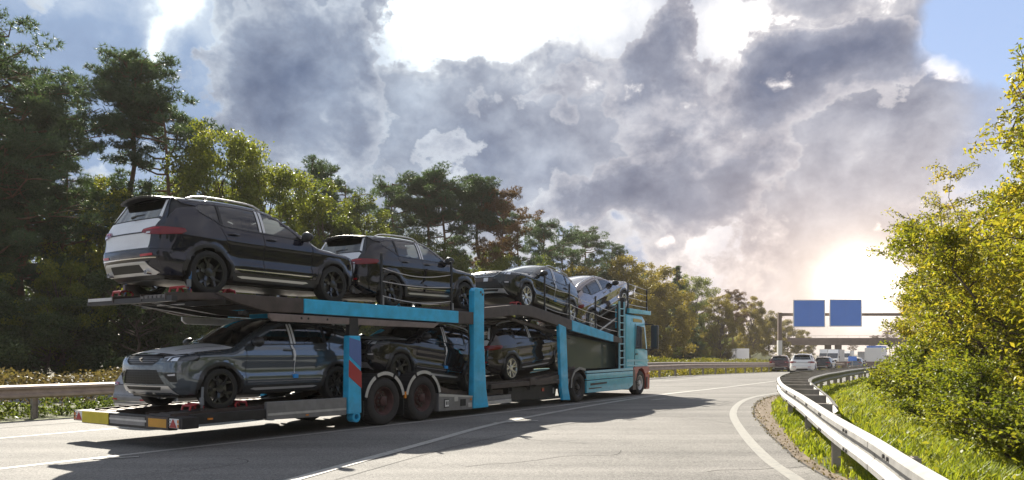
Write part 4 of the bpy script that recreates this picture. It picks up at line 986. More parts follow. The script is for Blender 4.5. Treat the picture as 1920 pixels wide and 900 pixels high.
# posts
def post(poly, l0, l1, mat, name='lift_post'): return pri(name, mat, TR, poly, l0, l1, .02)
for l0, l1 in ((-.02, .14), (2.38, 2.54)):
    p = post([(2.74, .30), (3.10, .30), (3.07, 1.80), (2.77, 1.80)], l0, l1, m_blue)
    pri('post_head', m_dark, TR, [(2.79, 1.803), (3.05, 1.803), (3.03, 2.14), (2.81, 2.14)], l0 + .03, l1 - .03)
    pri('stripe', m_red, p, [(2.745, 1.02), (3.094, .78), (3.088, 1.10), (2.752, 1.34)], l0 - .006, l0 - .001, 0)
    pri('stripe', M('violet_paint', (.10, .17, .42), .4), p, [(2.755, 1.42), (3.085, 1.18), (3.072, 1.70), (2.765, 1.76)], l0 - .006, l0 - .001, 0)
    b = TB(); b.lathe([(.055, 0), (.105, 0), (.105, .16), (.055, .16)], (2.96, l0, .235), 20); b.build('pivot_ring', m_blue, p, 0, smooth=True)
    q = post([(6.87, .15), (7.50, .15), (7.40, .62), (7.31, 1.65), (7.31, 2.98), (7.25, 3.03), (6.97, 3.03), (6.89, 2.95)], l0, l1, m_blue)
    for k in range(2): 
        b = TB(); b.lathe([(0, -.012), (.03, -.012), (.03, 0), (0, 0)], (7.15 + .08 * k, l0 - .002, 2.93 - .05 * k), 12, False); b.build('bolt', m_bolt, q, 0)
pri('extension_ledge', m_lgrey, TR, [(7.42, .20), (8.60, .20), (8.60, .30), (7.42, .29)], .02, .24); pri('extension_ledge', m_grey, TR, [(7.42, .302), (8.60, .312), (8.60, .41), (7.42, .40)], .03, .26)
for k in range(9): bar('ledge_tooth', m_dark, TR, 7.5 + k * .12, 7.55 + k * .12, .02, .10, .412, .425, 0)
# upper deck
UP = [(-.86, 2.345), (-.1, 2.40), (4.0, 2.42), (7.25, 2.50)]
runner('upper_wheel_track', TR, UP, .24, .88, .06, True); runner('upper_wheel_track', TR, UP, 1.66, 2.36, .06, True)
for l0, l1 in ((.0, .09), (2.43, 2.52)):
    pri('upper_beam', m_brown, TR, [(-.12, 2.40), (-.10, 2.425), (1.655, 2.435), (1.655, 2.175), (.86, 2.165), (.25, 2.28)], l0, l1, .012)
    pri('upper_beam', m_blue, TR, [(1.66, 2.175), (6.28, 2.16), (6.28, 2.435), (1.66, 2.435)], l0 - .01, l1, .012)
    pri('upper_beam', m_brown, TR, [(6.285, 2.15), (6.93, 2.15), (6.93, 2.44), (6.285, 2.435)], l0, l1, .012)
    pri('lower_flange', m_lgrey if l0 > 1 else M('pinkish_steel', (.24, .19, .18), .45, metal=.4, var=.15), TR, [(.92, 2.145), (5.6, 2.13), (5.4, 2.02), (3.5, 2.01), (1.0, 2.01), (.92, 2.07)], l0 + .02, l1 - .012, .012)
for k in range(3): 
    b = TB(); b.lathe([(0, -.004), (.022, -.004), (.022, 0), (0, 0)], (1.62 + k * .16 + (.3 if k == 2 else 0), .02, 2.085), 10, False); b.build('bolt_hole', m_black, TR, 0)
for a in (-.80, .15, 1.2, 2.3, 3.4, 4.6, 5.8, 6.9): bar('deck_cross_member', m_dark, TR, a - .05, a + .05, .09, 2.43, 2.25, 2.335)
pri('hydraulic_arm', m_black, TR, [(-.6, 2.26), (1.2, 2.20), (1.2, 2.10), (.6, 2.12)], .9, 1.02); pri('hydraulic_arm', m_black, TR, [(-.6, 2.26), (1.2, 2.20), (1.2, 2.10), (.6, 2.12)], 1.5, 1.62)
pri('under_pan', m_black, TR, [(2.2, 2.24), (6.8, 2.24), (6.8, 2.17), (2.6, 2.12)], .98, 1.55)
bar('rear_strip', m_lgrey, TR, -.875, -.862, 1.66, 2.36, 2.31, 2.36, 0); bar('rear_strip', m_lgrey, TR, -.10, -.08, .9, 1.65, 2.26, 2.28, 0)
bar('side_lug', m_black, TR, .36, .46, .02, .12, 2.10, 2.16, 0)
def railing(parent, sts, wires, l=.03):
    """posts (s, z0, z1) and sagging wires at fractions of the height"""
    for s, z0, z1 in sts:
        b = TB(); b.box(s - .022, s + .022, l - .02, l + .02, z0, z1); b.build('railing_post', m_black, parent, .004)
        b = TB(); b.box(s + .025, s + .075, l - .015, l + .015, z0, z0 + .16); b.build('post_foot', m_grey, parent, .004)
    for i in range(len(sts) - 1):
        (a, z0, z1), (c, w0, w1) = sts[i], sts[i + 1]
        for f, sag in wires:
            pts = [(a + (c - a) * t / 10, l, (z0 + (z1 - z0) * f) * (1 - t / 10) + (w0 + (w1 - w0) * f) * t / 10 - sag * math.sin(math.pi * t / 10) * (c - a) / 2.4) for t in range(11)]
            b = TB(); b.tube(pts, .010, 5); b.build('railing_wire', m_wire, parent, 0, smooth=True)
railing(TR, [(3.71, 2.44, 3.48), (6.05, 2.45, 3.56)], [(.72, .12), (.46, .05), (.18, .10)])
railing(TR, [(3.71, 2.44, 3.48), (6.05, 2.45, 3.56)], [(.72, .05), (.46, .05), (.18, .05)], 2.49)

for k, (pts, r) in enumerate([([(6.80, .10, .60), (6.78, .06, 1.2), (6.82, .10, 2.0), (6.6, .16, 2.15), (5.2, .16, 2.12)], .016), ([(3.16, .10, .62), (3.14, .07, 1.1), (3.12, .10, 1.9), (3.5, .16, 2.12)], .014), ([(6.86, .14, .5), (6.84, .10, 1.5), (6.85, .12, 2.2)], .014)]):
    b = TB(); b.tube([tuple(p) for p in smooth3(pts)], r, 6); b.build('hydraulic_hose', m_black, TR, 0, smooth=True)
for l in (.16, 2.34):
    b = TB(); b.tube([(7.12, l, .5), (7.12, l, 1.7)], .05, 12); b.build('hydraulic_cylinder', m_dark, TR, 0, smooth=True); b = TB(); b.tube([(7.12, l, 1.7), (7.12, l, 2.4)], .028, 10); b.build('piston_rod', m_chrome, TR, 0, smooth=True)
# ------------------------------------------------------------------ car transporter: truck
TK = vehicle_root('car_carrier_truck', 14.0, 1.26, 'cyan car carrier truck with ladder behind the cab carrying three cars', 'truck')
bar('chassis_rail', m_dark, TK, 7.7, 17.4, .80, 1.0, .42, .66); bar('chassis_rail', m_dark, TK, 7.7, 17.4, 1.52, 1.72, .42, .66)
for s in (12.38,):
    for l0, sd in ((.03, 1), (2.49, -1)): wheel_truck(TK, s, l0, .445, .445, m_dark, m_tyrew, .50, side=sd)
for l0, sd in ((.06, 1), (2.46, -1)): wheel_truck(TK, 17.19, l0, .43, .43, m_lgrey, m_tyrew, .30, side=sd)
bar('axle', m_dark, TK, 12.3, 12.46, .3, 2.2, .38, .52); bar('axle', m_dark, TK, 17.1, 17.25, .3, 2.2, .38, .5)
semi_guard(TK, 12.38, .535, .45, .01, .56, 'rear_wing', False, 0, 1, m_brown); semi_guard(TK, 12.38, .535, .45, 1.96, 2.51, 'rear_wing', False, 0, 1, m_brown)
pri('wing_edge', m_grey, TK, [(11.83, .45), (11.86, .72), (12.05, .96), (12.38, 1.06), (12.78, 1.0), (12.78, .93), (12.40, .985), (12.10, .90), (11.92, .70), (11.89, .45)], -.006, .009, 0)
# blue side skirt in three panels with dark gaps
for y0, y1 in ((.0, .07), (2.45, 2.52)):
    K = pri('side_skirt', m_blue2, TK, [(12.86, .25), (16.05, .25), (16.42, .38), (16.42, .66), (12.86, .62)], y0, y1, .012)
    pri('side_skirt', m_blue2, TK, [(12.86, .64), (16.42, .68), (16.42, .86), (12.86, .83)], y0 + .004, y1, .012)
    pri('skirt_top', m_ladder, TK, [(12.86, .85), (16.42, .88), (16.42, .97), (12.86, .92)], y0 - .004, y1, .01)
    pri('skirt_slot', m_dark, K, [(13.1, .47), (14.3, .50), (14.3, .55), (13.1, .54)], y0 - .004, y0 - .001, 0)
    pri('skirt_slot', m_dark, K, [(13.0, .36), (13.9, .37), (13.9, .40), (13.0, .40)], y0 - .004, y0 - .001, 0)
pri('step_panel', m_brown, TK, [(16.44, .20), (16.72, .20), (16.62, .90), (16.44, .90)], .02, .5)
# dark sheets standing in for the unlit interior behind the lower car, and tanks
pri('interior_shade_panel', M('dark_teal_panel', (.012, .035, .038), .28, coat=.4), TK, [(11.95, .98), (15.75, .98), (15.75, 1.78), (14.8, 1.84), (12.0, 2.04)], .34, .40)
pri('interior_shade_panel', m_dark, TK, [(11.95, .98), (15.75, .98), (15.75, 1.78), (14.8, 1.84), (12.0, 2.04)], 2.12, 2.18)
bar('bulkhead', m_dark, TK, 15.72, 15.80, .1, 2.42, .7, 2.9); bar('tank', m_dark, TK, 13.0, 16.2, .12, .70, .30, .62, .05)
# lower front deck
LF = [(7.62, .70), (9.35, .73), (11.1, .86), (11.95, .93), (12.5, 1.05)]
runner('wheel_track', TK, LF, .22, .86, .10); runner('wheel_track', TK, LF, 1.68, 2.32, .10)
bar('deck_hinge', m_brown, TK, 9.55, 9.85, .02, .20, .60, .80, .02); pri('side_beam', m_brown, TK, [(7.7, .58), (9.6, .60), (11.8, .78), (11.8, .90), (9.6, .72), (7.7, .69)], .04, .14)
pri('side_beam', m_brown, TK, [(9.85, .58), (11.2, .62), (11.2, .70), (9.85, .68)], .03, .10); pri('side_box', m_dark, TK, [(8.7, .22), (11.2, .22), (11.3, .56), (8.7, .56)], .18, .5)
pri('bracket', m_grey, TK, [(11.0, .72), (11.8, .72), (11.7, .42), (11.45, .42)], .03, .12); bar('reflector', m_lampred2, TK, 10.42, 10.55, .165, .18, .40, .50, .006); bar('wheel_lamp', m_lgrey, TK, 11.05, 11.12, .165, .18, .32, .48, 0)
for a in (7.8, 8.8, 9.7, 11.4): bar('cross_member', m_dark, TK, a - .05, a + .05, .1, 2.42, .48, .58)
# slanting upper deck
UF = [(7.25, 2.60), (8.85, 2.72), (10.3, 2.68), (11.9, 2.42), (14.2, 2.14)]
for l0, l1 in ((.24, .88), (1.66, 2.36)):
    runner('upper_wheel_track', TK, UF, l0, l1, .06); runner('ramp_track', TK, [(13.4, 2.16), (14.3, 2.20), (16.8, 3.00)], l0, l1, .06)
for l0, l1 in ((.0, .09), (2.43, 2.52)):
    pri('upper_beam', m_brown, TK, [(7.3, 2.57), (8.85, 2.73), (9.6, 2.74), (11.9, 2.44), (11.9, 2.14), (9.6, 2.44), (8.85, 2.46), (7.3, 2.30)], l0, l1, .012)
    pri('upper_beam', m_blue, TK, [(11.905, 2.44), (14.78, 2.07), (14.78, 1.84), (11.905, 2.13)], l0 - .01, l1, .012)
    pri('upper_beam', m_brown, TK, [(14.785, 2.06), (15.5, 1.97), (15.5, 1.80), (14.785, 1.85)], l0, l1, .012)
    pri('slim_post', m_blue, TK, [(11.30, .12), (11.74, .10), (11.62, .45), (11.48, 2.22), (11.06, 2.30), (11.20, .45)], l0 - .03, l1 - .02, .015)
pri('hydraulic_arm', m_brown, TK, [(8.9, 2.40), (12.2, 1.98), (12.2, 1.90), (8.9, 2.32)], .20, .28); pri('hydraulic_arm', m_grey, TK, [(9.0, 2.20), (11.0, 2.0), (11.0, 1.96), (9.0, 2.15)], .9, .95)
for a, z in ((7.6, 2.45), (9.2, 2.55), (10.6, 2.48), (12.2, 2.25), (13.6, 2.08)): bar('deck_cross_member', m_dark, TK, a - .05, a + .05, .09, 2.43, z - .06, z)
pri('ramp_side', m_dark, TK, [(13.4, 2.10), (14.3, 2.14), (16.8, 2.94), (16.8, 2.80), (14.4, 2.00), (13.4, 2.0)], .14, .22); pri('ramp_stay', m_lgrey, TK, [(13.9, 2.16), (15.2, 2.62), (15.2, 2.66), (13.9, 2.20)], .06, .10)
railing(TK, [(10.33, 2.60, 3.62), (11.78, 2.45, 3.49), (13.52, 2.24, 3.25), (15.17, 2.04, 3.10)], [(.74, .06), (.44, .03), (.14, .05)])
railing(TK, [(10.33, 2.60, 3.62), (11.78, 2.45, 3.49), (13.52, 2.24, 3.25), (15.17, 2.04, 3.10)], [(.74, .06), (.44, .03)], 2.49)
railing(TK, [(16.04, 3.02, 3.87), (17.71, 2.99, 3.76)], [(.97, .0), (.70, .0), (.42, .0), (.14, .0)]); railing(TK, [(16.04, 3.02, 3.87), (17.71, 2.99, 3.76)], [(.97, .0), (.70, .0), (.42, .0), (.14, .0)], 2.49)
pri('cab_deck_beam', m_blue2, TK, [(16.1, 2.84), (18.02, 2.86), (18.02, 2.99), (16.1, 3.01)], .0, .10); pri('cab_deck_beam', m_blue2, TK, [(16.1, 2.84), (18.02, 2.86), (18.02, 2.99), (16.1, 3.01)], 2.42, 2.52)
bar('cab_deck', m_deck, TK, 16.1, 17.95, .1, 2.42, 2.93, 2.97); pri('beam_end', m_white, TK, [(18.022, 2.85), (18.05, 2.85), (18.05, 3.0), (18.022, 3.0)], .0, .1, 0)
# ladder
for s in (15.32, 15.72):
    b = TB(); b.box(s - .025, s + .025, .0, .05, .95, 3.2); b.build('ladder_rail', m_ladder, TK, .006)
for k in range(9): bar('ladder_rung', m_ladder, TK, 15.347, 15.693, .012, .045, 1.06 + k * .235, 1.095 + k * .235, .004)
bar('ladder_back', m_blue2, TK, 15.2, 15.32, .06, .12, 2.3, 2.95); bar('headboard', m_dark, TK, 15.75, 15.88, .05, .17, .9, 3.35)
# cab
CAB = TB()
prof = [(15.92, .92), (15.92, 2.74), (16.05, 2.82), (17.40, 2.80), (17.62, 2.66), (17.88, 1.62), (17.92, 1.05), (17.92, .92)]
CAB.prism(prof, .06, 2.46); cabo = CAB.build('cab', m_blue2, TK, .07, seg=3, smooth=True, angle=40)
pri('cab_side_window', m_glassd and m_lampdark, cabo, [(16.75, 1.62), (17.70, 1.62), (17.52, 2.40), (16.85, 2.44)], .045, .058, .004); pri('cab_side_window', m_lampdark, cabo, [(16.75, 1.62), (17.70, 1.62), (17.52, 2.40), (16.85, 2.44)], 2.462, 2.475, .004)
pri('cab_door_line', m_dark, cabo, [(16.66, .98), (16.69, .98), (16.75, 2.5), (16.72, 2.5)], .052, .059, 0); bar('cab_door_handle', m_black, cabo, 16.76, 16.92, .03, .058, 1.42, 1.46, .004)
pri('reflection_streak', M('streak_amber', (.45, .34, .08), .4), cabo, [(16.55, 2.56), (17.35, 2.56), (17.30, 2.66), (16.55, 2.68)], .046, .058, 0)  # yellow reflection on the cab side, painted as a thin strip
b = TB(); b.prism([(.25, 1.68), (2.27, 1.68), (2.2, 2.55), (.32, 2.55)], 17.70, 17.9, 'x'); ws = b.build('cab_windscreen', m_lampdark, cabo, .02); 
pri('cab_lower_band', m_ladder, cabo, [(16.0, 1.18), (17.93, 1.18), (17.93, 1.24), (16.0, 1.26)], .048, .059, 0); pri('cab_lower_band', m_ladder, cabo, [(16.0, 1.02), (17.9, 1.02), (17.9, 1.05), (16.0, 1.06)], .048, .059, 0)
pri('red_wheel_arch', m_redcab, TK, [(16.55, .93), (16.66, .50), (16.74, .50), (16.82, .72), (17.0, .90), (17.2, .955), (17.4, .90), (17.58, .72), (17.64, .50), (17.64, .18), (17.98, .18), (18.0, .55), (17.98, .915), (17.9, 1.0), (16.6, 1.0)], .03, .34, .012)
pri('red_wheel_arch', m_redcab, TK, [(16.55, .93), (16.66, .50), (16.74, .50), (16.82, .72), (17.0, .90), (17.2, .955), (17.4, .90), (17.58, .72), (17.64, .50), (17.64, .18), (17.98, .18), (18.0, .55), (17.98, .915), (17.9, 1.0), (16.6, 1.0)], 2.18, 2.49, .012)
bar('front_bumper', m_redcab, TK, 17.70, 18.0, .36, 2.16, .20, .90, .05); bar('corner_lamp', m_amber, TK, 17.80, 17.93, .012, .03, .72, .80, .003); bar('bumper_step', m_dark, TK, 17.66, 17.76, .012, .03, .24, .62, .004)
b = TB(); b.tube([(17.62, .06, 2.50), (17.70, -.18, 2.50), (17.72, -.24, 2.48)], .022, 6); b.build('mirror_arm', m_black, TK, 0); b = TB(); b.tube([(17.66, .06, 1.60), (17.72, -.15, 1.60), (17.74, -.24, 1.63)], .022, 6); b.build('mirror_arm', m_black, TK, 0)
b = TB(); b.box(17.66, 17.80, -.40, -.14, 1.62, 2.47); b.build('mirror', m_trim, TK, .04, seg=3, smooth=True); bar('mirror_glass', m_lampdark, TK, 17.652, 17.659, -.37, -.17, 1.68, 2.42, .004)
b = TB(); b.box(17.66, 17.80, 2.66, 2.92, 1.62, 2.47); b.build('mirror', m_trim, TK, .04, seg=3, smooth=True)
pri('visor', m_dark, TK, [(17.55, 2.56), (17.98, 2.50), (17.98, 2.54), (17.55, 2.62)], .08, 2.44)

# ------------------------------------------------------------------ cars: every panel lies on one smooth body surface F = 0
def pchip(xs, ys):
    xs = np.array(xs, float); ys = np.array(ys, float); h = np.diff(xs); dl = np.diff(ys) / h; m = np.zeros(len(xs)); m[0] = dl[0]; m[-1] = dl[-1]
    for i in range(1, len(xs) - 1):
        if dl[i - 1] * dl[i] > 0:
            w1 = 2 * h[i] + h[i - 1]; w2 = h[i] + 2 * h[i - 1]; m[i] = (w1 + w2) / (w1 / dl[i - 1] + w2 / dl[i])
    def f(x):
        x = np.clip(np.asarray(x, float), xs[0], xs[-1]); i = np.clip(np.searchsorted(xs, x) - 1, 0, len(xs) - 2); t = (x - xs[i]) / h[i]
        return (1 + 2 * t) * (1 - t) ** 2 * ys[i] + t * (1 - t) ** 2 * h[i] * m[i] + t * t * (3 - 2 * t) * ys[i + 1] + t * t * (t - 1) * h[i] * m[i + 1]
    return f
def smax(a, b, k):
    h = np.maximum(k - np.abs(a - b), 0) / k; return np.maximum(a, b) + h * h * k * .25
def sstep(a, b, x): t = np.clip((x - a) / (b - a), 0, 1); return t * t * (3 - 2 * t)
AX, WR = 1.32, .34
zt = pchip([-2.3, -2.0, -1.75, -1.4, -1.0, -.6, -.25, -.02, .15, .35, .6, .80, .93, 1.02, 1.3, 1.6, 1.85, 2.02, 2.12, 2.3], [1.45, 1.50, 1.535, 1.565, 1.590, 1.600, 1.592, 1.565, 1.515, 1.430, 1.310, 1.205, 1.130, 1.098, 1.065, 1.025, .975, .925, .87, .70])
xf = pchip([.15, .25, .35, .45, .60, .72, .82, .90, .97, 1.1], [1.90, 2.04, 2.12, 2.155, 2.175, 2.17, 2.15, 2.11, 2.04, 1.9])
xr = pchip([.15, .25, .35, .45, .62, .70, .80, .90, .98, 1.06, 1.12, 1.25, 1.40, 1.52, 1.65], [1.92, 2.03, 2.12, 2.165, 2.18, 2.155, 2.14, 2.135, 2.10, 2.06, 2.02, 1.935, 1.84, 1.77, 1.72])
ysd = pchip([.15, .25, .34, .42, .50, .55, .63, .72, .82, .90, .95, 1.0, 1.05, 1.12, 1.25, 1.35, 1.45, 1.53, 1.62], [.80, .855, .880, .900, .914, .888, .874, .888, .906, .914, .908, .888, .866, .845, .800, .758, .706, .645, .55])
def pf(y): return .085 * (y / .7) ** 2 + .24 * np.maximum(0, (y - .56) / .34) ** 2
def pr(y): return .05 * (y / .7) ** 2 + .30 * np.maximum(0, (y - .58) / .32) ** 2
def Fb(P):
    x, y, z = P[..., 0], np.abs(P[..., 1]), P[..., 2]
    cm = np.interp(x, [-2.2, .0, .9, 2.2], [.085, .085, .10, .07]); top = (z - zt(x) + cm * (y / .75) ** 2) * np.interp(x, [-.1, .1, .85, 1.05], [1, .88, .88, 1])
    w = ysd(z)
    w = w - .022 * sstep(1.2, 2.2, x) - .05 * sstep(-1.2, -2.2, x) * 1.0 - .05 * sstep(1.0, 1.5, z) * sstep(-.9, -2.0, x)
    for a in (AX, -AX):
        r = np.hypot(x - a, z - WR); w = w + .030 * (1 - sstep(.405, .50, r)) + .012 * (1 - sstep(.45, .62, r)) * sstep(.3, .5, z)
        w = w + .016 * (sstep(.50, .62, z) - 1) * 0
    w = w + .010 * np.exp(-((z - .885) / .028) ** 2)
    side = y - w
    fr = x - xf(z) + pf(y); re = -x - xr(z) + pr(y)
    F = smax(smax(top, side, .075), smax(fr, re, .02), .055)
    return smax(F, .20 - z, .05)
def grad(P, e=.004):
    g = np.stack([Fb(P + np.eye(3)[i] * e) - Fb(P - np.eye(3)[i] * e) for i in range(3)], -1); return unit(g)
def proj(view, U):
    U = np.asarray(U, float); n = len(U); A = np.zeros((n, 3)); D = np.zeros((n, 3))
    if view == 'side': A[:, 0], A[:, 2] = U[:, 0], U[:, 1]; D[:, 1] = 1; lo, hi = np.zeros(n), np.full(n, 1.3)
    elif view == 'top': A[:, 0], A[:, 1] = U[:, 0], U[:, 1]; A[:, 2] = .8; D[:, 2] = 1; lo, hi = np.zeros(n), np.full(n, 1.2)
    elif view == 'front': A[:, 1], A[:, 2] = U[:, 0], U[:, 1]; D[:, 0] = 1; lo, hi = np.zeros(n), np.full(n, 2.6)
    else: A[:, 1], A[:, 2] = U[:, 0], U[:, 1]; D[:, 0] = -1; lo, hi = np.zeros(n), np.full(n, 2.6)
    if view == 'top': lo = np.zeros(n)
    for _ in range(30):
        m = (lo + hi) / 2; f = Fb(A + D * m[:, None]); ins = f < 0; lo = np.where(ins, m, lo); hi = np.where(ins, hi, m)
    return A + D * lo[:, None]
def panel(view, outline, holes=(), res=.05, off=0.):
    V2, T = tri2d(outline, holes, res); P = proj(view, V2); N = grad(P); P = P + N * off
    a = P[T]; fn = np.cross(a[:, 1] - a[:, 0], a[:, 2] - a[:, 0]); k = np.einsum('ij,ij->i', fn, N[T].mean(1)) < 0; T = T.copy(); T[k] = T[k][:, ::-1]
    return P, T, N
def mirror(p): P, T, N = p; s = np.array([1, -1, 1]); return P * s, T[:, ::-1], N * s
def join(*ps):
    V = []; T = []; N = []; b = 0
    for P, t, n in ps: V.append(P); T.append(t + b); N.append(n); b += len(P)
    return np.concatenate(V), np.concatenate(T), np.concatenate(N)
def pobj(name, p, mat, parent): return mesh_np(name, p[0], p[1], mat, parent, p[2])
def arc(cx, r, a0, a1, n=14, cz=WR): return [(cx + r * math.cos(R(a0 + (a1 - a0) * i / n)), cz + r * math.sin(R(a0 + (a1 - a0) * i / n))) for i in range(n + 1)]
YF, YR, YT = .76, .72, .565
def fx(z): return [(float(proj('front', [(YF, q)])[0][0]), q) for q in z]
def rx(z): return [(float(proj('rear', [(YR, q)])[0][0]), q) for q in z]
def tz(xs, ys): Q = proj('top', np.column_stack([xs, ys])); return [(float(a), float(b)) for a, b in zip(Q[:, 0], Q[:, 2])]
WIN_F = [(.60, 1.075), (.44, 1.185), (.22, 1.315), (.02, 1.405), (-.19, 1.455), (-.19, 1.088)]
WIN_R = [(-.32, 1.092), (-.32, 1.468), (-.70, 1.472), (-1.02, 1.452), (-1.02, 1.112)]
WIN_Q = [(-1.08, 1.118), (-1.08, 1.445), (-1.36, 1.415), (-1.44, 1.37), (-1.42, 1.32)]
DT_F = [(.80, 1.052), (.62, 1.135), (.46, 1.245), (.22, 1.372), (.02, 1.452), (-.252, 1.497)]; DT_R = [(-.262, 1.498), (-.70, 1.512), (-1.055, 1.488)]; DT_Q = [(-1.065, 1.487), (-1.45, 1.45), (-1.66, 1.40)]
ws_y = lambda x: np.interp(x, [.02, .93], [.585, .715])
hood_y = lambda x: np.interp(x, [.9, 1.4, 1.9], [.735, .735, .68])
def make_car(paintm, rim='black', facelift=False):
    car = bpy.data.objects.new('proto', None); COL.objects.link(car)
    def both(name, p, mat):
        l = pobj(name, p, mat, car); r = pobj(name, mirror(p), mat, car); return l, r
    # hidden structure: dark inner shell with openings for glass and wheels
    n1, n2 = 64, 56; xs = np.linspace(-1, 1, n1); V = []
    for i, u in enumerate(xs):
        q = 0 if abs(u) < .62 else (abs(u) - .62) / .38 * math.pi / 2 * .998; cx = np.clip(u / .62, -1, 1) * 1.45
        for j in range(n2):
            a = 2 * math.pi * j / n2; V.append((cx, math.sin(q) * np.sign(u), math.cos(q) * math.cos(a), math.cos(q) * math.sin(a)))
    V = np.array(V); A = np.column_stack([V[:, 0], np.zeros(len(V)), np.full(len(V), .78)]); D = V[:, 1:]; lo = np.zeros(len(V)); hi = np.full(len(V), 1.5)
    for _ in range(26):
        m = (lo + hi) / 2; ins = Fb(A + D * m[:, None]) < 0; lo = np.where(ins, m, lo); hi = np.where(ins, hi, m)
    P = A + D * lo[:, None]; P = P - grad(P) * .014; F = []
    for i in range(n1 - 1):
        for j in range(n2): F.append((i * n2 + j, i * n2 + (j + 1) % n2, (i + 1) * n2 + (j + 1) % n2, (i + 1) * n2 + j))
    F = np.array(F); c = P[F].mean(1); keep = np.ones(len(F), bool)
    for w in (WIN_F, WIN_R, WIN_Q): keep &= ~(inside(c[:, [0, 2]], w) & (np.abs(c[:, 1]) > .5))
    keep &= ~((c[:, 0] > .08) & (c[:, 0] < .86) & (np.abs(c[:, 1]) < ws_y(c[:, 0]) - .06) & (c[:, 2] > 1.1))
    keep &= ~((c[:, 0] < -1.7) & (c[:, 2] > 1.14) & (c[:, 2] < 1.45) & (np.abs(c[:, 1]) < .52))
    for a in (AX, -AX): keep &= ~((np.hypot(c[:, 0] - a, c[:, 2] - WR) < .40) & (np.abs(c[:, 1]) > .55))
    mesh_np('inner_shell', P, F[keep], m_black, car)
    b = MB()
    for a in (AX, -AX):
        for sgn in (1, -1):
            b.lathe([(.42, 0), (.40, .01), (.40, .30), (.2, .31), (.0, .31)] if sgn > 0 else [(.42, 0), (.40, -.01), (.40, -.30), (.2, -.31), (.0, -.31)], (a, -.88 if sgn > 0 else .88, WR + .02), 24, False, R(-12), R(192))
    b.box(-1.9, 1.9, -.62, .62, .20, .24); b.build('underbody', m_black, car)
    # doors and side panels
    fd = panel('side', [(.80, .375), *DT_F, (-.252, .375)], [WIN_F]); rd = panel('side', [(-.262, .375), *DT_R, (-1.062, 1.09), (-1.0, .90), (-.93, .72), *arc(-AX, .44, 44, 8, 6), (-.885, .375)], [WIN_R])
    qb = rx([1.38, 1.30, 1.20, 1.10, 1.0, .9, .8, .72, .645])
    qp = panel('side', [(-1.072, 1.09), *DT_Q, *qb, (-1.66, .645), *arc(-AX, .44, 140, 46, 16), (-.94, .72), (-1.01, .90)], [WIN_Q])
    hd = [(float(x), float(z)) for x, z in tz(np.linspace(.93, 1.62, 10), hood_y(np.linspace(.93, 1.62, 10)))]
    fwg = panel('side', [(.812, .375), (.812, 1.052), *hd, (1.66, .93), (1.73, .80), *fx([.80, .72, .645])[:1], *fx([.72, .645]), (1.68, .645), *arc(AX, .44, 44, 172, 18), (.86, .375)])
    doors = []
    for nm, p in (('front_door', fd), ('rear_door', rd)): doors.append(both(nm, p, paintm))
    both('rear_quarter', qp, paintm); both('front_wing', fwg, paintm)
    up = tz(np.linspace(.93, .02, 12), ws_y(np.linspace(.93, .02, 12))) + tz(np.linspace(-.05, -1.72, 16), np.full(16, YT))
    both('roof_side', panel('side', [(x, z + .006) for x, z in (DT_F + DT_R + DT_Q)] + up[::-1]), paintm)
    wl = []
    for nm, w, mt in (('front_side_window', WIN_F, m_glass), ('rear_side_window', WIN_R, m_glass), ('quarter_window', WIN_Q, m_glass)): both(nm, panel('side', w, (), .08, -.006), mt)
    # gloss frames around the side glass, and filmed pillars
    def strip(poly, w):   # thin band along a polyline
        L = np.array(poly, float); n = normals2d(L); return [tuple(q) for q in L + n * w / 2] + [tuple(q) for q in (L - n * w / 2)[::-1]]
    both('belt_trim', panel('side', strip([(.80, 1.062), (.3, 1.078), (-.3, 1.090), (-1.0, 1.105), (-1.42, 1.30)], .022), (), .06, .006), m_trim)
    both('pillar_trim', join(panel('side', [(-.195, 1.095), (-.195, 1.45), (-.245, 1.46), (-.245, 1.095)], (), .08, .005), panel('side', [(-.268, 1.097), (-.268, 1.462), (-.315, 1.465), (-.315, 1.097)], (), .08, .005)), m_film)
    both('pillar_trim', panel('side', [(-1.024, 1.115), (-1.024, 1.45), (-1.075, 1.446), (-1.075, 1.118)], (), .08, .005), m_black)
    # arches, sills, lower trims
    both('arch_trim', join(panel('side', arc(AX, .385, 0, 184, 24) + arc(AX, .445, 184, 0, 24), (), .05, .010)), m_trim); both('arch_trim', panel('side', arc(-AX, .385, -4, 180, 24) + arc(-AX, .445, 180, -4, 24), (), .05, .010), m_trim)
    both('sill', panel('side', [(.87, .245), (.875, .368), (-.875, .368), (-.87, .245)], (), .06, .004), m_trim)
    both('sill_strip', panel('side', [(.72, .315), (.66, .335), (-.70, .335), (-.80, .322), (-.70, .295), (.60, .29)], (), .06, .012), m_silver)
    both('door_moulding', panel('side', strip([(.79, .435), (-.86, .435)], .014), (), .06, .006), m_chrome)
    # handles and mirrors
    for (l, r), hx in zip(doors, (-.10, -.86)):
        for o, s in ((l, 1), (r, -1)):
            p = proj('side', [(hx, .985)])[0]; b = MB(); b.tube([(hx - .10, s * (p[1] - .004), .985), (hx - .085, s * (p[1] + .028), .986), (hx + .085, s * (p[1] + .028), .992), (hx + .10, s * (p[1] - .004), .992)], [.012, .017, .017, .012], 8)
            b.build('door_handle', paintm, o, 0, smooth=True, angle=60)
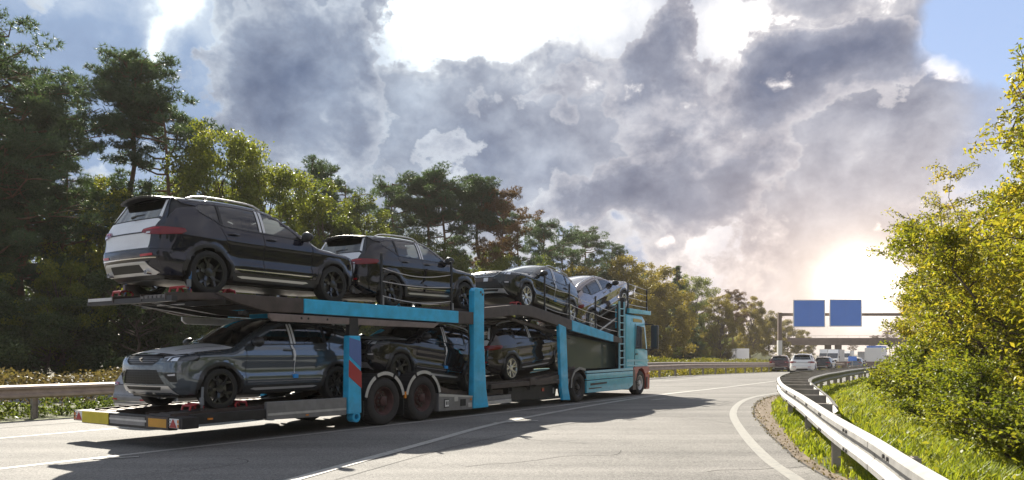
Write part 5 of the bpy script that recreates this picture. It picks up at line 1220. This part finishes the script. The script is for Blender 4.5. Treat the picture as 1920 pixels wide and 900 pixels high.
    for s in (1, -1):
        me = bmesh.new(); bmesh.ops.create_uvsphere(me, u_segments=16, v_segments=10, radius=1)
        for v in me.verts:
            x, y, z = v.co; q = 1 if x > 0 else .35; v.co = (.62 + x * .115 * q - .02, s * (.985 + y * .125), 1.125 + z * .088 * (1 - .15 * y))
        mm = bpy.data.meshes.new('mirror'); me.to_mesh(mm); me.free()
        for p in mm.polygons: p.use_smooth = True
        mo = link('mirror', mm, car, m_trim if s > -9 else None); b = MB(); b.box(.585, .66, min(s * .86, s * .93), max(s * .86, s * .93), 1.055, 1.095); b.build('mirror_foot', m_black, mo, .008)
    # bonnet, roof, windscreen
    hx = np.linspace(-.68, .68, 15); nose = [(float(1.985 - .8 * pf(abs(y))), float(y)) for y in hx]
    hood_poly = [(float(x), float(-hood_y(x) + .006)) for x in np.linspace(.95, 1.62, 8)] + nose + [(float(x), float(hood_y(x) - .006)) for x in np.linspace(1.62, .95, 8)] + [(1.0, .4), (1.02, 0), (1.0, -.4)]
    pobj('bonnet', panel('top', hood_poly, (), .05), paintm, car)
    for s in (1, -1):
        pobj('bonnet_crease', panel('top', [(1.02, s * .50), (1.02, s * .515), (1.80, s * .40), (1.80, s * .385)], (), .06, .004), paintm, car)
    pobj('windscreen', panel('top', [(.925, -.70), (.945, -.4), (.96, 0), (.945, .4), (.925, .70), (.03, .573), (.02, .3), (.015, 0), (.02, -.3), (.03, -.573)], (), .06, -.003), m_glass, car)
    pobj('cowl', panel('top', [(.955, -.70), (.97, -.4), (.985, 0), (.97, .4), (.955, .70), (.93, .705), (.95, .4), (.965, 0), (.95, -.4), (.93, -.705)], (), .06, .002), m_black, car)
    pobj('roof', panel('top', [(.02, -YT + .004), (.008, 0), (.02, YT - .004), (-1.74, YT - .004), (-1.77, 0), (-1.74, -YT + .004)], (), .08), paintm, car)
    for s in (1, -1):
        xs_ = np.linspace(-.12, -1.52, 12); Q = proj('top', np.column_stack([xs_, np.full(12, .60)])); lift = np.r_[.0, .04, np.full(8, .05), .04, .0]
        b = MB(); b.tube([(q[0], s * q[1], q[2] + l) for q, l in zip(Q, lift)], .016, 8); b.build('roof_rail', m_silver, car, 0, smooth=True)
    b = MB(); b.prism([(-1.45, 1.565), (-1.56, 1.555), (-1.60, 1.62)], -.02, .02); b.build('roof_antenna', paintm, car, .006)
    # rear end
    tgo = [(-.655, 1.10), (-.60, .885), (-.575, .665), (.575, .665), (.60, .885), (.655, 1.10), (.60, 1.125), (-.60, 1.125)]
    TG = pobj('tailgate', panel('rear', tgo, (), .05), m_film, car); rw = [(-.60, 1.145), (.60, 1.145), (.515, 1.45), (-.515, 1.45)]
    pobj('rear_window', panel('rear', rw, (), .06, -.003), m_glassd, car)
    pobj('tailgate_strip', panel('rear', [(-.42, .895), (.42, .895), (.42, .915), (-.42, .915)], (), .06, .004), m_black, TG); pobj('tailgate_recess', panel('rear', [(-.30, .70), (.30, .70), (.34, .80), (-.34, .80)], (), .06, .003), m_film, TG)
    tl = [(.40, .905), (.42, .955), (.62, .985), (YR, .985), (YR, .86), (.56, .868)]
    zs = [.985, .95, .90, .86]; tls = [*rx(zs), (-1.78, .885), (-1.70, .93), (-1.72, .975)]
    frm = [(-YR, .645), (YR, .645), (YR, 1.1), (.70, 1.2), (.62, 1.40), (.57, 1.49), (-.57, 1.49), (-.62, 1.40), (-.70, 1.2), (-YR, 1.1)]
    tgr = [(-.66, 1.10), (-.605, .885), (-.58, .66), (.58, .66), (.605, .885), (.66, 1.10), (.606, 1.135), (.522, 1.456), (-.522, 1.456), (-.606, 1.135)]
    pobj('rear_frame', panel('rear', frm, [tgr], .05), paintm, car)
    for s in (1, -1):
        t = join(panel('rear', tl, (), .04, .012), panel('side', tls, (), .04, .012)); t = t if s > 0 else mirror(t); o = pobj('tail_light', t, m_lampred, car)
        i = join(panel('rear', [(.44, .918), (.46, .945), (.70, .965), (.70, .945), (.50, .93)], (), .04, .016)); pobj('light_band', i if s > 0 else mirror(i), m_lampred2, o)
        i = panel('rear', [(.50, .882), (.53, .905), (.60, .905), (.60, .88)], (), .04, .016); pobj('reverse_lens', i if s > 0 else mirror(i), m_lampclear, o)
        e = panel('rear', [(.42, .535), (.66, .545), (.66, .58), (.42, .57)], (), .04, .006); pobj('rear_reflector', e if s > 0 else mirror(e), m_lampred2, car)
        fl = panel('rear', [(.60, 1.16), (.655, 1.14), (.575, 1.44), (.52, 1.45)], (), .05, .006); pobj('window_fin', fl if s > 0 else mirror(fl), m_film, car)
    zb = [.64, .56, .48, .40, .32, .26]
    rbs = panel('side', [*rx(zb), (-1.74, .26), *arc(-AX, .44, 188, 140, 8), (-1.66, .64)])
    pobj('rear_bumper', join(panel('rear', [(-YR, .26), (YR, .26), (YR, .64), (-YR, .64)]), rbs, mirror(rbs)), paintm, car)
    pobj('bumper_line', panel('rear', [(-.70, .505), (.70, .505), (.70, .520), (-.70, .520)], (), .05, .006), m_chrome, car)
    pobj('rear_skid_plate', panel('rear', [(-.68, .30), (-.60, .27), (.60, .27), (.68, .30), (.52, .46), (-.52, .46)], [[(-.42, .31), (.42, .31), (.38, .42), (-.38, .42)]], .05, .012), m_silver, car)
    pobj('diffuser', panel('rear', [(-.42, .31), (.42, .31), (.38, .42), (-.38, .42)], (), .05, .008), m_black, car)
    for s in (1, -1): b = MB(); b.lathe([(.03, 0), (.036, 0), (.036, .12), (.03, .12)], (0, 0, 0), 14); o = b.build('exhaust', m_chrome, car, 0, smooth=True); o.location = (-2.13, s * .5, .30); o.rotation_euler = (0, 0, R(-90))
    b = MB(); n = 12; pts = []
    for i in range(n + 1):
        y = -.56 + 1.12 * i / n; q = (y / .56) ** 2; x1 = -1.965 + .07 * q; pts.append((y, x1, 1.53 - .055 * q))
    for i in range(n):
        (y0, xa, za), (y1, xb, zb_) = pts[i], pts[i + 1]
        b.add([(-1.70, y0, za + .018), (-1.70, y1, zb_ + .018), (xb, y1, zb_ - .012), (xa, y0, za - .012), (-1.74, y0, za - .035), (-1.74, y1, zb_ - .035), (xb + .015, y1, zb_ - .045), (xa + .015, y0, za - .045)],
              [(0, 3, 2, 1), (4, 5, 6, 7), (0, 1, 5, 4), (2, 3, 7, 6), (0, 4, 7, 3), (1, 2, 6, 5)])
    b.build('spoiler', m_trim, car, .006); b = MB(); b.tube([(-2.03, .0, 1.17), (-2.045, -.16, 1.185), (-2.03, -.34, 1.19)], [.022, .014, .008], 6); b.build('rear_wiper', m_black, car, 0)
    # front end
    gtop = [(-.47, .895), (.47, .895), (.42, .80), (.30, .745), (-.30, .745), (-.42, .80)]; glow = [(-.42, .66), (.42, .66), (.56, .43), (-.56, .43)]
    fog = [(.56, .60), (.74, .62), (.74, .47), (.66, .47)]; hl = [(.50, .80), (.50, .885), (.62, .905), (YF, .935), (YF, .80), (.66, .78)]
    top = [(float(q[1]), float(q[2]) - .004) for q in proj('top', [(x, min(max(y, -YF), YF)) for x, y in nose])]
    fo = [(-YF, .26), (YF, .26), (YF, .90), *[(y, z) for y, z in top[::-1]], (-YF, .90)]
    fbs = panel('side', [*fx([.64, .56, .48, .40, .32, .26]), (1.75, .26), *arc(AX, .44, -8, 42, 8), (1.68, .64)])
    mir = lambda L: [(-y, z) for y, z in L]
    pobj('front_bumper', join(panel('front', fo, [gtop, glow, hl, mir(hl)], .05), fbs, mirror(fbs)), paintm, car)
    G = pobj('grille', panel('front', gtop, (), .05, -.02), m_grille, car); L_ = pobj('lower_grille', panel('front', glow, (), .05, -.02), m_grille, car)
    if facelift:
        hexs = []
        for r_ in range(4):
            for k in range(9):
                y = -.36 + k * .09 + (.045 if r_ % 2 else 0); z = .775 + r_ * .032
                if abs(y) < .40 and inside([(abs(y), z)], [(0, .75), (.29, .75), (.42, .80), (.46, .885), (0, .885)])[0]: hexs.append(panel('front', [(y - .034, z), (y - .015, z + .012), (y + .015, z + .012), (y + .034, z), (y + .015, z - .012), (y - .015, z - .012)], [[(y - .024, z), (y - .011, z + .007), (y + .011, z + .007), (y + .024, z), (y + .011, z - .007), (y - .011, z - .007)]], .05, -.004))
        pobj('grille_mesh', join(*hexs), m_silver, G)
    else:
        bars = [panel('front', [(-w, z), (w, z), (w, z + .007), (-w, z + .007)], (), .06, -.004) for z, w in ((.775, .34), (.805, .40), (.835, .43), (.865, .45))]; pobj('grille_bar', join(*bars), m_grey, G)
    pobj('grille_frame', panel('front', [(-.485, .905), (.485, .905), (.43, .795), (.305, .732), (-.305, .732), (-.43, .795)], [gtop], .04, .006), m_silver if facelift else m_trim, car)
    em = MB(); pc = proj('front', [(0, .825)])[0]; em.prism([(-.045, .81), (.045, .785), (.045, .805), (-.01, .82), (.045, .84), (.045, .86), (-.045, .845), (-.045, .825), (.01, .825)], pc[0] - .015, pc[0] + .006, 'x'); em.build('badge', m_chrome, G, 0)
    bars = [panel('front', [(-w, z), (w, z), (w, z + .010), (-w, z + .010)], (), .06, -.006) for z, w in ((.46, .52), (.50, .50), (.54, .48), (.58, .45), (.62, .42))]
    bars += [panel('front', [(y - .004, .44), (y + .004, .44), (y + .004, .65), (y - .004, .65)], (), .06, -.008) for y in np.linspace(-.40, .40, 11)]; pobj('grille_bar', join(*bars), m_trim, L_)
    if facelift:
        pobj('number_plate_holder', panel('front', [(-.30, .60), (.30, .60), (.30, .70), (-.30, .70)], (), .06, .008), m_brown, car)
        pobj('plate_blank', panel('front', [(.02, .60), (.16, .60), (.16, .70), (.02, .70)], (), .06, .012), m_film, car)
    zs = [.935, .90, .86, .80]; hls = [*fx(zs), (1.76, .815), (1.64, .945)]
    for s in (1, -1):
        t = join(panel('front', hl, (), .04, .002), panel('side', hls, (), .04, .002)); t = t if s > 0 else mirror(t); o = pobj('headlight', t, m_lampdark, car)
        i = join(panel('front', [(.53, .845), (.54, .86), (YF - .01, .895), (YF - .01, .88), (.66, .862), (.63, .80), (.61, .80), (.63, .855)], (), .03, .007), panel('front', [(.66, .80), (.69, .85), (.75, .865), (.74, .80)], (), .03, .006)); pobj('headlamp_insert', i if s > 0 else mirror(i), m_led, o)
        i = panel('side', [(1.80, .915), (1.69, .937), (1.69, .925), (1.80, .90)], (), .03, .007); pobj('headlamp_insert', i if s > 0 else mirror(i), m_led, o)
        f_ = panel('front', fog, (), .04, .006); o = pobj('fog_light', f_ if s > 0 else mirror(f_), m_black, car); i = panel('front', [(.63, .585), (.73, .60), (.73, .57), (.65, .565)], (), .03, .010); pobj('fog_lens', i if s > 0 else mirror(i), m_lampclear, o)
    pobj('front_skid_plate', panel('front', [(-.62, .30), (.62, .30), (.70, .26), (.62, .41), (-.62, .41), (-.70, .26)], [[(-.44, .335), (.44, .335), (.48, .39), (-.48, .39)]], .05, .010), m_silver, car)
    pobj('lower_intake', panel('front', [(-.44, .335), (.44, .335), (.48, .39), (-.48, .39)], (), .05, .004), m_black, car)
    # interior
    b = MB(); b.box(-1.75, .95, -.70, .70, .26, .34); b.prism([(.45, .6), (.95, .6), (.95, 1.06), (.55, 1.03)], -.72, .72); b.build('dashboard', m_interior, car, .02)
    for s in (1, -1):
        b = MB(); b.prism([(-.30, .40), (.22, .42), (.24, .58), (-.26, .56)], s * .38 - .25, s * .38 + .25); b.prism([(-.28, .55), (-.12, .56), (-.34, 1.18), (-.46, 1.16)], s * .38 - .24, s * .38 + .24); b.prism([(-.37, 1.20), (-.29, 1.21), (-.35, 1.38), (-.43, 1.37)], s * .38 - .12, s * .38 + .12); b.build('seat', m_interior, car, .03)
    b = MB(); b.prism([(-1.15, .42), (-.62, .42), (-.60, .56), (-1.1, .56)], -.62, .62); b.prism([(-1.12, .55), (-.98, .56), (-1.22, 1.10), (-1.34, 1.08)], -.62, .62)
    for y in (-.38, 0, .38): b.prism([(-1.24, 1.12), (-1.17, 1.13), (-1.22, 1.26), (-1.30, 1.25)], y - .12, y + .12)
    b.build('rear_seat', m_interior, car, .025); b = MB(); pts = [(.40 + .05 * math.cos(q), .38 + .18 * math.cos(q) * 0 + .18 * math.sin(q), 1.0 + .18 * math.cos(q)) for q in np.linspace(0, 2 * math.pi, 20)]; b.tube(pts, .015, 6, False); b.build('steering_wheel', m_black, car, 0)
    # wheels
    for a in (AX, -AX):
        for s in (1, -1): car_wheel(car, a, s, rim)
    return car
WHEEL = {}
def wheel_meshes(kind):
    if kind in WHEEL: return WHEEL[kind]
    b = MB(); r = WR; b.lathe([(.245, -.10), (.262, -.118), (.300, -.122), (.328, -.112), (.340, -.088), (.340, .088), (.328, .112), (.300, .122), (.262, .118), (.245, .10)], n=44); ty = meshonly(b.build('tyre', m_rubber, None, 0, smooth=True, angle=40))
    mt = m_rimblack if kind == 'black' else m_rimsil; b = MB()
    b.lathe([(.250, .104), (.258, .112), (.240, .112), (.232, .090), (.222, .04), (.218, -.10), (.25, -.10)], n=44, closed=False); n = 5
    for i in range(n):
        q0 = 2 * math.pi * i / n + .3; sp = .30 if kind == 'black' else .20
        def sp_(q, r0, r1, w0, w1, q1, d0=.075, d1=.10):   # one spoke from the hub at angle q to the rim at angle q1
            p0 = np.array([math.cos(q), math.sin(q)]) * r0; p1 = np.array([math.cos(q1), math.sin(q1)]) * r1; t = (p1 - p0) / np.linalg.norm(p1 - p0); nn_ = np.array([-t[1], t[0]])
            pts = [p0 - nn_ * w0, p0 + nn_ * w0, p1 + nn_ * w1, p1 - nn_ * w1]; d = [d0, d0, d1, d1]
            b.add([(p[0], y, p[1]) for p, y in zip(pts, d)] + [(p[0] + (q_ := 0), y - .045, p[1]) for p, y in zip(pts, d)] , [(0, 1, 2, 3), (7, 6, 5, 4), (0, 4, 5, 1), (1, 5, 6, 2), (2, 6, 7, 3), (3, 7, 4, 0)])
        if kind == 'black':
            sp_(q0, .045, .150, .026, .024, q0); sp_(q0, .135, .243, .020, .017, q0 + .26); sp_(q0, .135, .243, .020, .017, q0 - .26)
        else:
            sp_(q0 - .10, .045, .243, .018, .030, q0 - .20); sp_(q0 + .12, .045, .243, .014, .020, q0 + .26, .07, .095)
    b.lathe([(.070, .055), (.068, .088), (.035, .094), (.0, .094)], n=20, closed=False); rm = meshonly(b.build('rim', mt, None, 0, smooth=True, angle=30))
    b = MB(); b.lathe([(.05, .03), (.165, .03), (.165, .012), (.05, .012)], n=30); ds = meshonly(b.build('brake_disc', m_disc, None, 0, smooth=True, angle=30))
    WHEEL[kind] = (ty, rm, ds); return WHEEL[kind]
def car_wheel(car, a, s, kind):
    w = bpy.data.objects.new('wheel', None); COL.objects.link(w); w.parent = car; w.location = (a, s * .80, WR); w.rotation_euler = (0, R(random.uniform(0, 70)), 0 if s > 0 else R(180))
    for nm, me in zip(('tyre', 'rim', 'brake_disc'), wheel_meshes(kind)): o = bpy.data.objects.new(nm, me); COL.objects.link(o); o.parent = w
    return w
PAINT_PARTS = ('front_door', 'rear_door', 'rear_quarter', 'front_wing', 'roof_side', 'door_handle', 'bonnet', 'roof', 'rear_frame', 'rear_bumper', 'front_bumper', 'roof_antenna', 'bonnet_crease')
proto = make_car(p_black); proto_f = make_car(p_green, 'silver', True)
index_kids(); used = set()
def place_car(name, src, s, l, z, face, pitch_z, label, paintm, rim=None, cat='car', group=None, glass=None, sz=1.0, gate=None, sc_=1.0):
    """s, z of the rear axle's wheel foot; pitch_z = height of the front axle's foot"""
    c = src if src not in used else copy_tree(src); used.add(src)
    c.name = name; c['label'] = label; c['category'] = cat
    if group: c['group'] = group
    ang = math.asin((pitch_z - z) / (2 * AX)); hd_ = HEAD if face > 0 else HEAD + math.pi
    m = Matrix.Rotation(hd_, 4, 'Z') @ Matrix.Rotation(-ang, 4, 'Y')
    x, y = PW(s, l); c.matrix_world = Matrix.Translation((x, y, z)) @ m @ Matrix.Translation((AX * sc_, 0, 0)) @ Matrix.Diagonal((sc_, sc_, sc_ * sz, 1))
    def walk(o):
        for ch in o.children:
            b = ch.name.split('.')[0]
            if ch.type == 'MESH' and len(ch.material_slots):
                mt = paintm if b in PAINT_PARTS else gate if (gate and b in ('tailgate', 'tailgate_recess', 'window_fin')) else None
                if rim and b == 'rim': ch.data = wheel_meshes(rim)[1]
                if glass and 'window' in b and b != 'window_fin' or (glass and b == 'windscreen'): mt = glass
                if mt: ch.material_slots[0].link = 'OBJECT'; ch.material_slots[0].material = mt
            walk(ch)
    walk(c); return c
GRP = 'dark cars on the transporter'; CL = 1.30
c1 = place_car('car', proto, 0.0, CL, 2.42, 1, 2.44, 'black car with white filmed tailgate, rearmost on the upper deck', p_navy, 'black', group=GRP, sc_=1.035)
c2 = place_car('car', proto, 4.46, CL, 2.45, 1, 2.51, 'black car with white tailgate behind the wire railing, second on the upper deck', p_black, 'black', group=GRP)
c3 = place_car('car', proto_f, 12.56, CL, 2.37, -1, 2.71, 'dark green car facing backwards on the slanting upper deck', p_green, 'silver', group=GRP)
c4 = place_car('car', proto, 14.15, CL, 2.20, 1, 2.99, 'bronze brown car tilted nose up just behind the cab', p_bronze, 'silver', group=GRP)  # white tailgate and metallic paint stand in for strong sky reflections
c5 = place_car('car', proto, 2.87, CL, .535, -1, .535, 'grey car facing backwards at the rear of the lower deck', p_grey, 'black', group=GRP)
c6 = place_car('car', proto, 7.32, CL, .52, -1, .79, 'black car facing backwards above the trailer wheels', p_black, 'black', group=GRP)
c7 = place_car('car', proto, 9.24, CL, .73, 1, .93, 'black car with silver wheels under the slanting front deck', p_brown, 'silver', group=GRP)
def road_car(name, src, x, y, label, pm, rim, sz=1.0, cat='car', face=1, glass=None, gate=None, rot=0):
    c = place_car(name, src, 0, 0, 0, 1, 0, label, pm, rim, cat, None, glass, sz, gate)
    c.matrix_world = Matrix.Translation((x, y, g1(y))) @ Matrix.Rotation((HEAD if face > 0 else HEAD + math.pi) + rot, 4, 'Z') @ Matrix.Diagonal((1, 1, sz, 1)); return c
x, y = PW(1.35 + 2.18, 5.0); road_car('car', proto, x, y, 'pale silver car passing behind the rear of the trailer', m_grey, 'silver', .88, gate=m_grey, glass=m_glassd)
road_car('car', proto, at(1516, 58), 59, 'white car driving away ahead of the truck', p_white, 'silver', .98, gate=p_white, glass=m_glassd, rot=.14)
road_car('car', proto, at(1463, 71), 71, 'dark maroon car ahead in the left lane', p_maroon, 'black', .98, gate=p_maroon, glass=m_glassd, rot=.18)
road_car('car', proto, at(1547, 84), 84, 'dark car half hidden beyond the white car', p_black, 'black', .95, gate=p_black, glass=m_glassd)
road_car('car', proto, at(1606, 98), 98, 'distant grey car behind the small blue sign', p_grey, 'silver', .95, gate=p_grey, glass=m_glassd)
# door edge foam blocks and film tapes on the cars with visible sides
def on_car(c, name, view, poly, off, mat, res=.04, mir=True):
    p = panel(view, poly, (), res, off); o = pobj(name, mirror(p) if mir else p, mat, c); return o
for c, m_ in ((c5, False), (c6, False), (c3, False)):
    s = -1 if m_ else 1; b = MB(); b.box(-.30, -.20, min(s * .885, s * .95), max(s * .885, s * .95), .475, .545); b.build('edge_protector', m_foam, c, .012)
    on_car(c, 'tape', 'side', [(-.255, .97), (-.195, .97), (-.18, 1.075), (-.23, 1.075)], .012, m_film, mir=m_); on_car(c, 'tape', 'side', [(-.245, .80), (-.20, .80), (-.19, .97), (-.245, .97)], .022, m_film, mir=m_)
    on_car(c, 'door_edge_strip', 'side', [(-.262, .56), (-.248, .56), (-.248, .96), (-.262, .96)], .006, m_film, mir=m_)

for c in (c5, c6):
    for ch in c.children:
        if ch.name.split('.')[0] == 'bonnet': ch.material_slots[0].link = 'OBJECT'; ch.material_slots[0].material = m_film
# wheel chocks and lashing straps on the decks (loose load securing)
def chock(s, l, z, face, lab):
    x, y = PW(s, l); t = empty('wheel_chock', (x, y, z), HEAD if face > 0 else HEAD + math.pi, lab, 'wheel chock', 'red wheel chocks on the decks')
    b = MB(); b.tube([(.02, -.11, .02), (.04, -.11, .09), (.14, -.11, .11), (.22, -.11, .10), (.26, -.11, .06), (.24, -.11, .015)], .018, 8); b.tube([(.02, .09, .02), (.04, .09, .09), (.14, .09, .11), (.22, .09, .10), (.26, .09, .06), (.24, .09, .015)], .018, 8)
    b.tube([(.04, -.11, .09), (.04, .09, .09)], .022, 8); b.tube([(.14, -.11, .11), (.14, .09, .11)], .016, 8); b.build('hoop', m_red, t, 0, smooth=True)
    b = MB(); b.box(0, .28, -.14, .12, .0, .018); b.build('base_plate', m_dark, t, .003); return t
for s, l, z, f, lab in ((-.58, .50, 2.40, 1, 'red wheel chock behind the near rear wheel of the rearmost upper car'), (.55, .50, 2.415, -1, 'red wheel chock in front of the near rear wheel of the rearmost upper car'), (-.58, 2.10, 2.40, 1, 'red wheel chock behind the far rear wheel of the rearmost upper car'),
                      (-.36, .50, .535, 1, 'red wheel chock behind the near front wheel of the grey lower car'), (.78, .50, .535, -1, 'red wheel chock ahead of the near front wheel of the grey lower car'), (9.4, .50, 2.74, 1, 'red wheel chock under the front wheel of the green upper car'), (13.1, .5, 2.28, -1, 'red wheel chock behind the rear wheel of the green upper car')): chock(s, l, z, f, lab)
def strap(s, l, z0, z1, lean, mat, lab):
    x, y = PW(s, l); t = empty('lashing_strap', (x, y, z0), HEAD, lab, 'strap')
    b = MB(); b.box(-.012, .012, -.028, .028, 0, .06); b.build('hook', m_bolt, t, .004); b = MB(); h = z1 - z0
    b.add([(-.004, -.028, .05), (.004, -.028, .05), (.004, .028, .05), (-.004, .028, .05), (lean - .004, -.028, h), (lean + .004, -.028, h), (lean + .004, .028, h), (lean - .004, .028, h)], [(0, 1, 5, 4), (1, 2, 6, 5), (2, 3, 7, 6), (3, 0, 4, 7), (4, 5, 6, 7)]); b.build('webbing', mat, t)
    b = MB(); b.box(-.02, .02, -.035, .035, .10, .22); b.build('ratchet', m_strapg, t, .006)
strap(-.36, .38, 2.41, 2.76, .03, m_strap, 'blue strap tying the near rear wheel of the rearmost upper car'); strap(-.36, 2.16, 2.41, 2.74, .03, m_strap, 'blue strap tying the far rear wheel of the rearmost upper car'); strap(-.16, .34, .53, .92, .02, m_strapg, 'grey strap tying the near front wheel of the grey lower car')

# ------------------------------------------------------------------ distant traffic
def box_van(x, y, rz, L, Wd, H, cabh, lab, cat='van', name='box_van', body=m_white, cabm=p_white, front=True):
    """cab towards +x"""
    t = empty(name, (x, y, g1(y)), rz, lab, cat); cl = min(1.9, L * .34)
    b = MB(); b.box(-L / 2, L / 2 - cl, -Wd / 2, Wd / 2, .75, H); b.build('box_body', body, t, .03)
    b = MB(); b.prism([(L / 2 - cl, .42), (L / 2 - cl, cabh), (L / 2 - cl * .62, cabh), (L / 2 - cl * .30, cabh * .62), (L / 2 - .02, cabh * .52), (L / 2, .42)], -Wd * .46, Wd * .46); c = b.build('cab', cabm, t, .05)
    b = MB(); b.prism([(L / 2 - cl * .60, cabh * .97), (L / 2 - cl * .58, cabh), (L / 2 - cl * .24, cabh * .645), (L / 2 - cl * .28, cabh * .62)], -Wd * .42, Wd * .42); b.build('windscreen', m_lampdark, c)
    b = MB(); b.prism([(L / 2 - cl * .98, cabh + .01), (L / 2 - cl * .62, cabh + .01), (L / 2 - cl * .98, H - .05)], -Wd * .42, Wd * .42); b.build('wind_deflector', cabm, c, .02)
    for s in (1, -1):
        b = MB(); b.prism([(L / 2 - cl * .92, cabh * .66), (L / 2 - cl * .92, cabh * .93), (L / 2 - cl * .64, cabh * .93), (L / 2 - cl * .36, cabh * .66)], s * Wd * .462, s * Wd * .468); b.build('side_window', m_lampdark, c)
        b = MB(); b.box(L / 2 - .03, L / 2 + .015, s * Wd * .32 - .14, s * Wd * .32 + .14, cabh * .36, cabh * .45); b.build('headlight', m_lampclear, c)
        b = MB(); b.box(L / 2 - cl * .40, L / 2 - cl * .34, s * Wd * .56 - .08, s * Wd * .56 + .08, cabh * .62, cabh * .78); b.build('mirror', m_black, c)
        b = MB(); b.box(-L / 2 - .03, -L / 2, s * Wd * .40 - .08, s * Wd * .40 + .08, .80, 1.05); b.build('tail_light', m_lampred, t)
        for wx in (L / 2 - cl * .42, -L / 2 + .9):
            b = MB(); b.lathe([(.0, -.12), (.30, -.12), (.37, -.09), (.37, .09), (.30, .12), (.0, .12)], (wx, s * Wd * .43, .37), 20, False); b.build('wheel', m_rubber, t, 0, smooth=True)
    b = MB(); b.box(L / 2 - .02, L / 2 + .03, -Wd * .45, Wd * .45, .40, .62); b.build('front_bumper', m_black, t, .02); b = MB(); b.box(-L / 2, L / 2 - cl, -.4, .4, .45, .74); b.build('chassis', m_dark, t); return t
box_van(at(1376, 122), 122, HEAD + math.pi - .30, 5.6, 2.15, 3.15, 2.35, 'white box van coming towards us on the opposite carriageway')
for px, Z, L, H, lab, bd, fc in ((1551, 165, 8.5, 3.5, 'white lorry under the bridge, left of the pier', m_white, 1), (1566, 158, 8.5, 3.4, 'second white lorry under the bridge, next to the pier', m_lgrey, 1), (1643, 120, 8, 3.2, 'white lorry beside the cherry leaves at the right', m_white, 0), (1622, 175, 6, 3.0, 'far white van between the bridge piers', m_white, 0), (1588, 190, 7, 3.2, 'tiny white lorry seen through the bridge', m_white, 1)):
    box_van(at(px, Z), Z, (HEAD + math.pi if fc else HEAD), L, 2.4, H, 2.6, lab, 'lorry', 'lorry', bd, p_white)
t = box_van(at(1645, 145), 145, HEAD, 11, 2.5, 4.0, 2.8, 'lorry with blue load cover beside the cherry leaves', 'lorry', 'lorry', m_signblue, p_white)

# ------------------------------------------------------------------ hazy air over the road
b = MB(); b.box(-1650, 1650, -230, 2560, -2.4, 27); hz = b.build('haze'); tag(hz, 'thin warm haze over the road', 'haze', None, 'stuff')
mh = bpy.data.materials.new('haze_air'); mh.use_nodes = True; nt = mh.node_tree; nt.nodes.clear()
nt.links.new(nn(nt, 'ShaderNodeVolumePrincipled', {'Color': (1, .92, .85, 1), 'Density': .00038, 'Anisotropy': .0}).outputs[0], nn(nt, 'ShaderNodeOutputMaterial').inputs['Volume'])
hz.data.materials.append(mh)
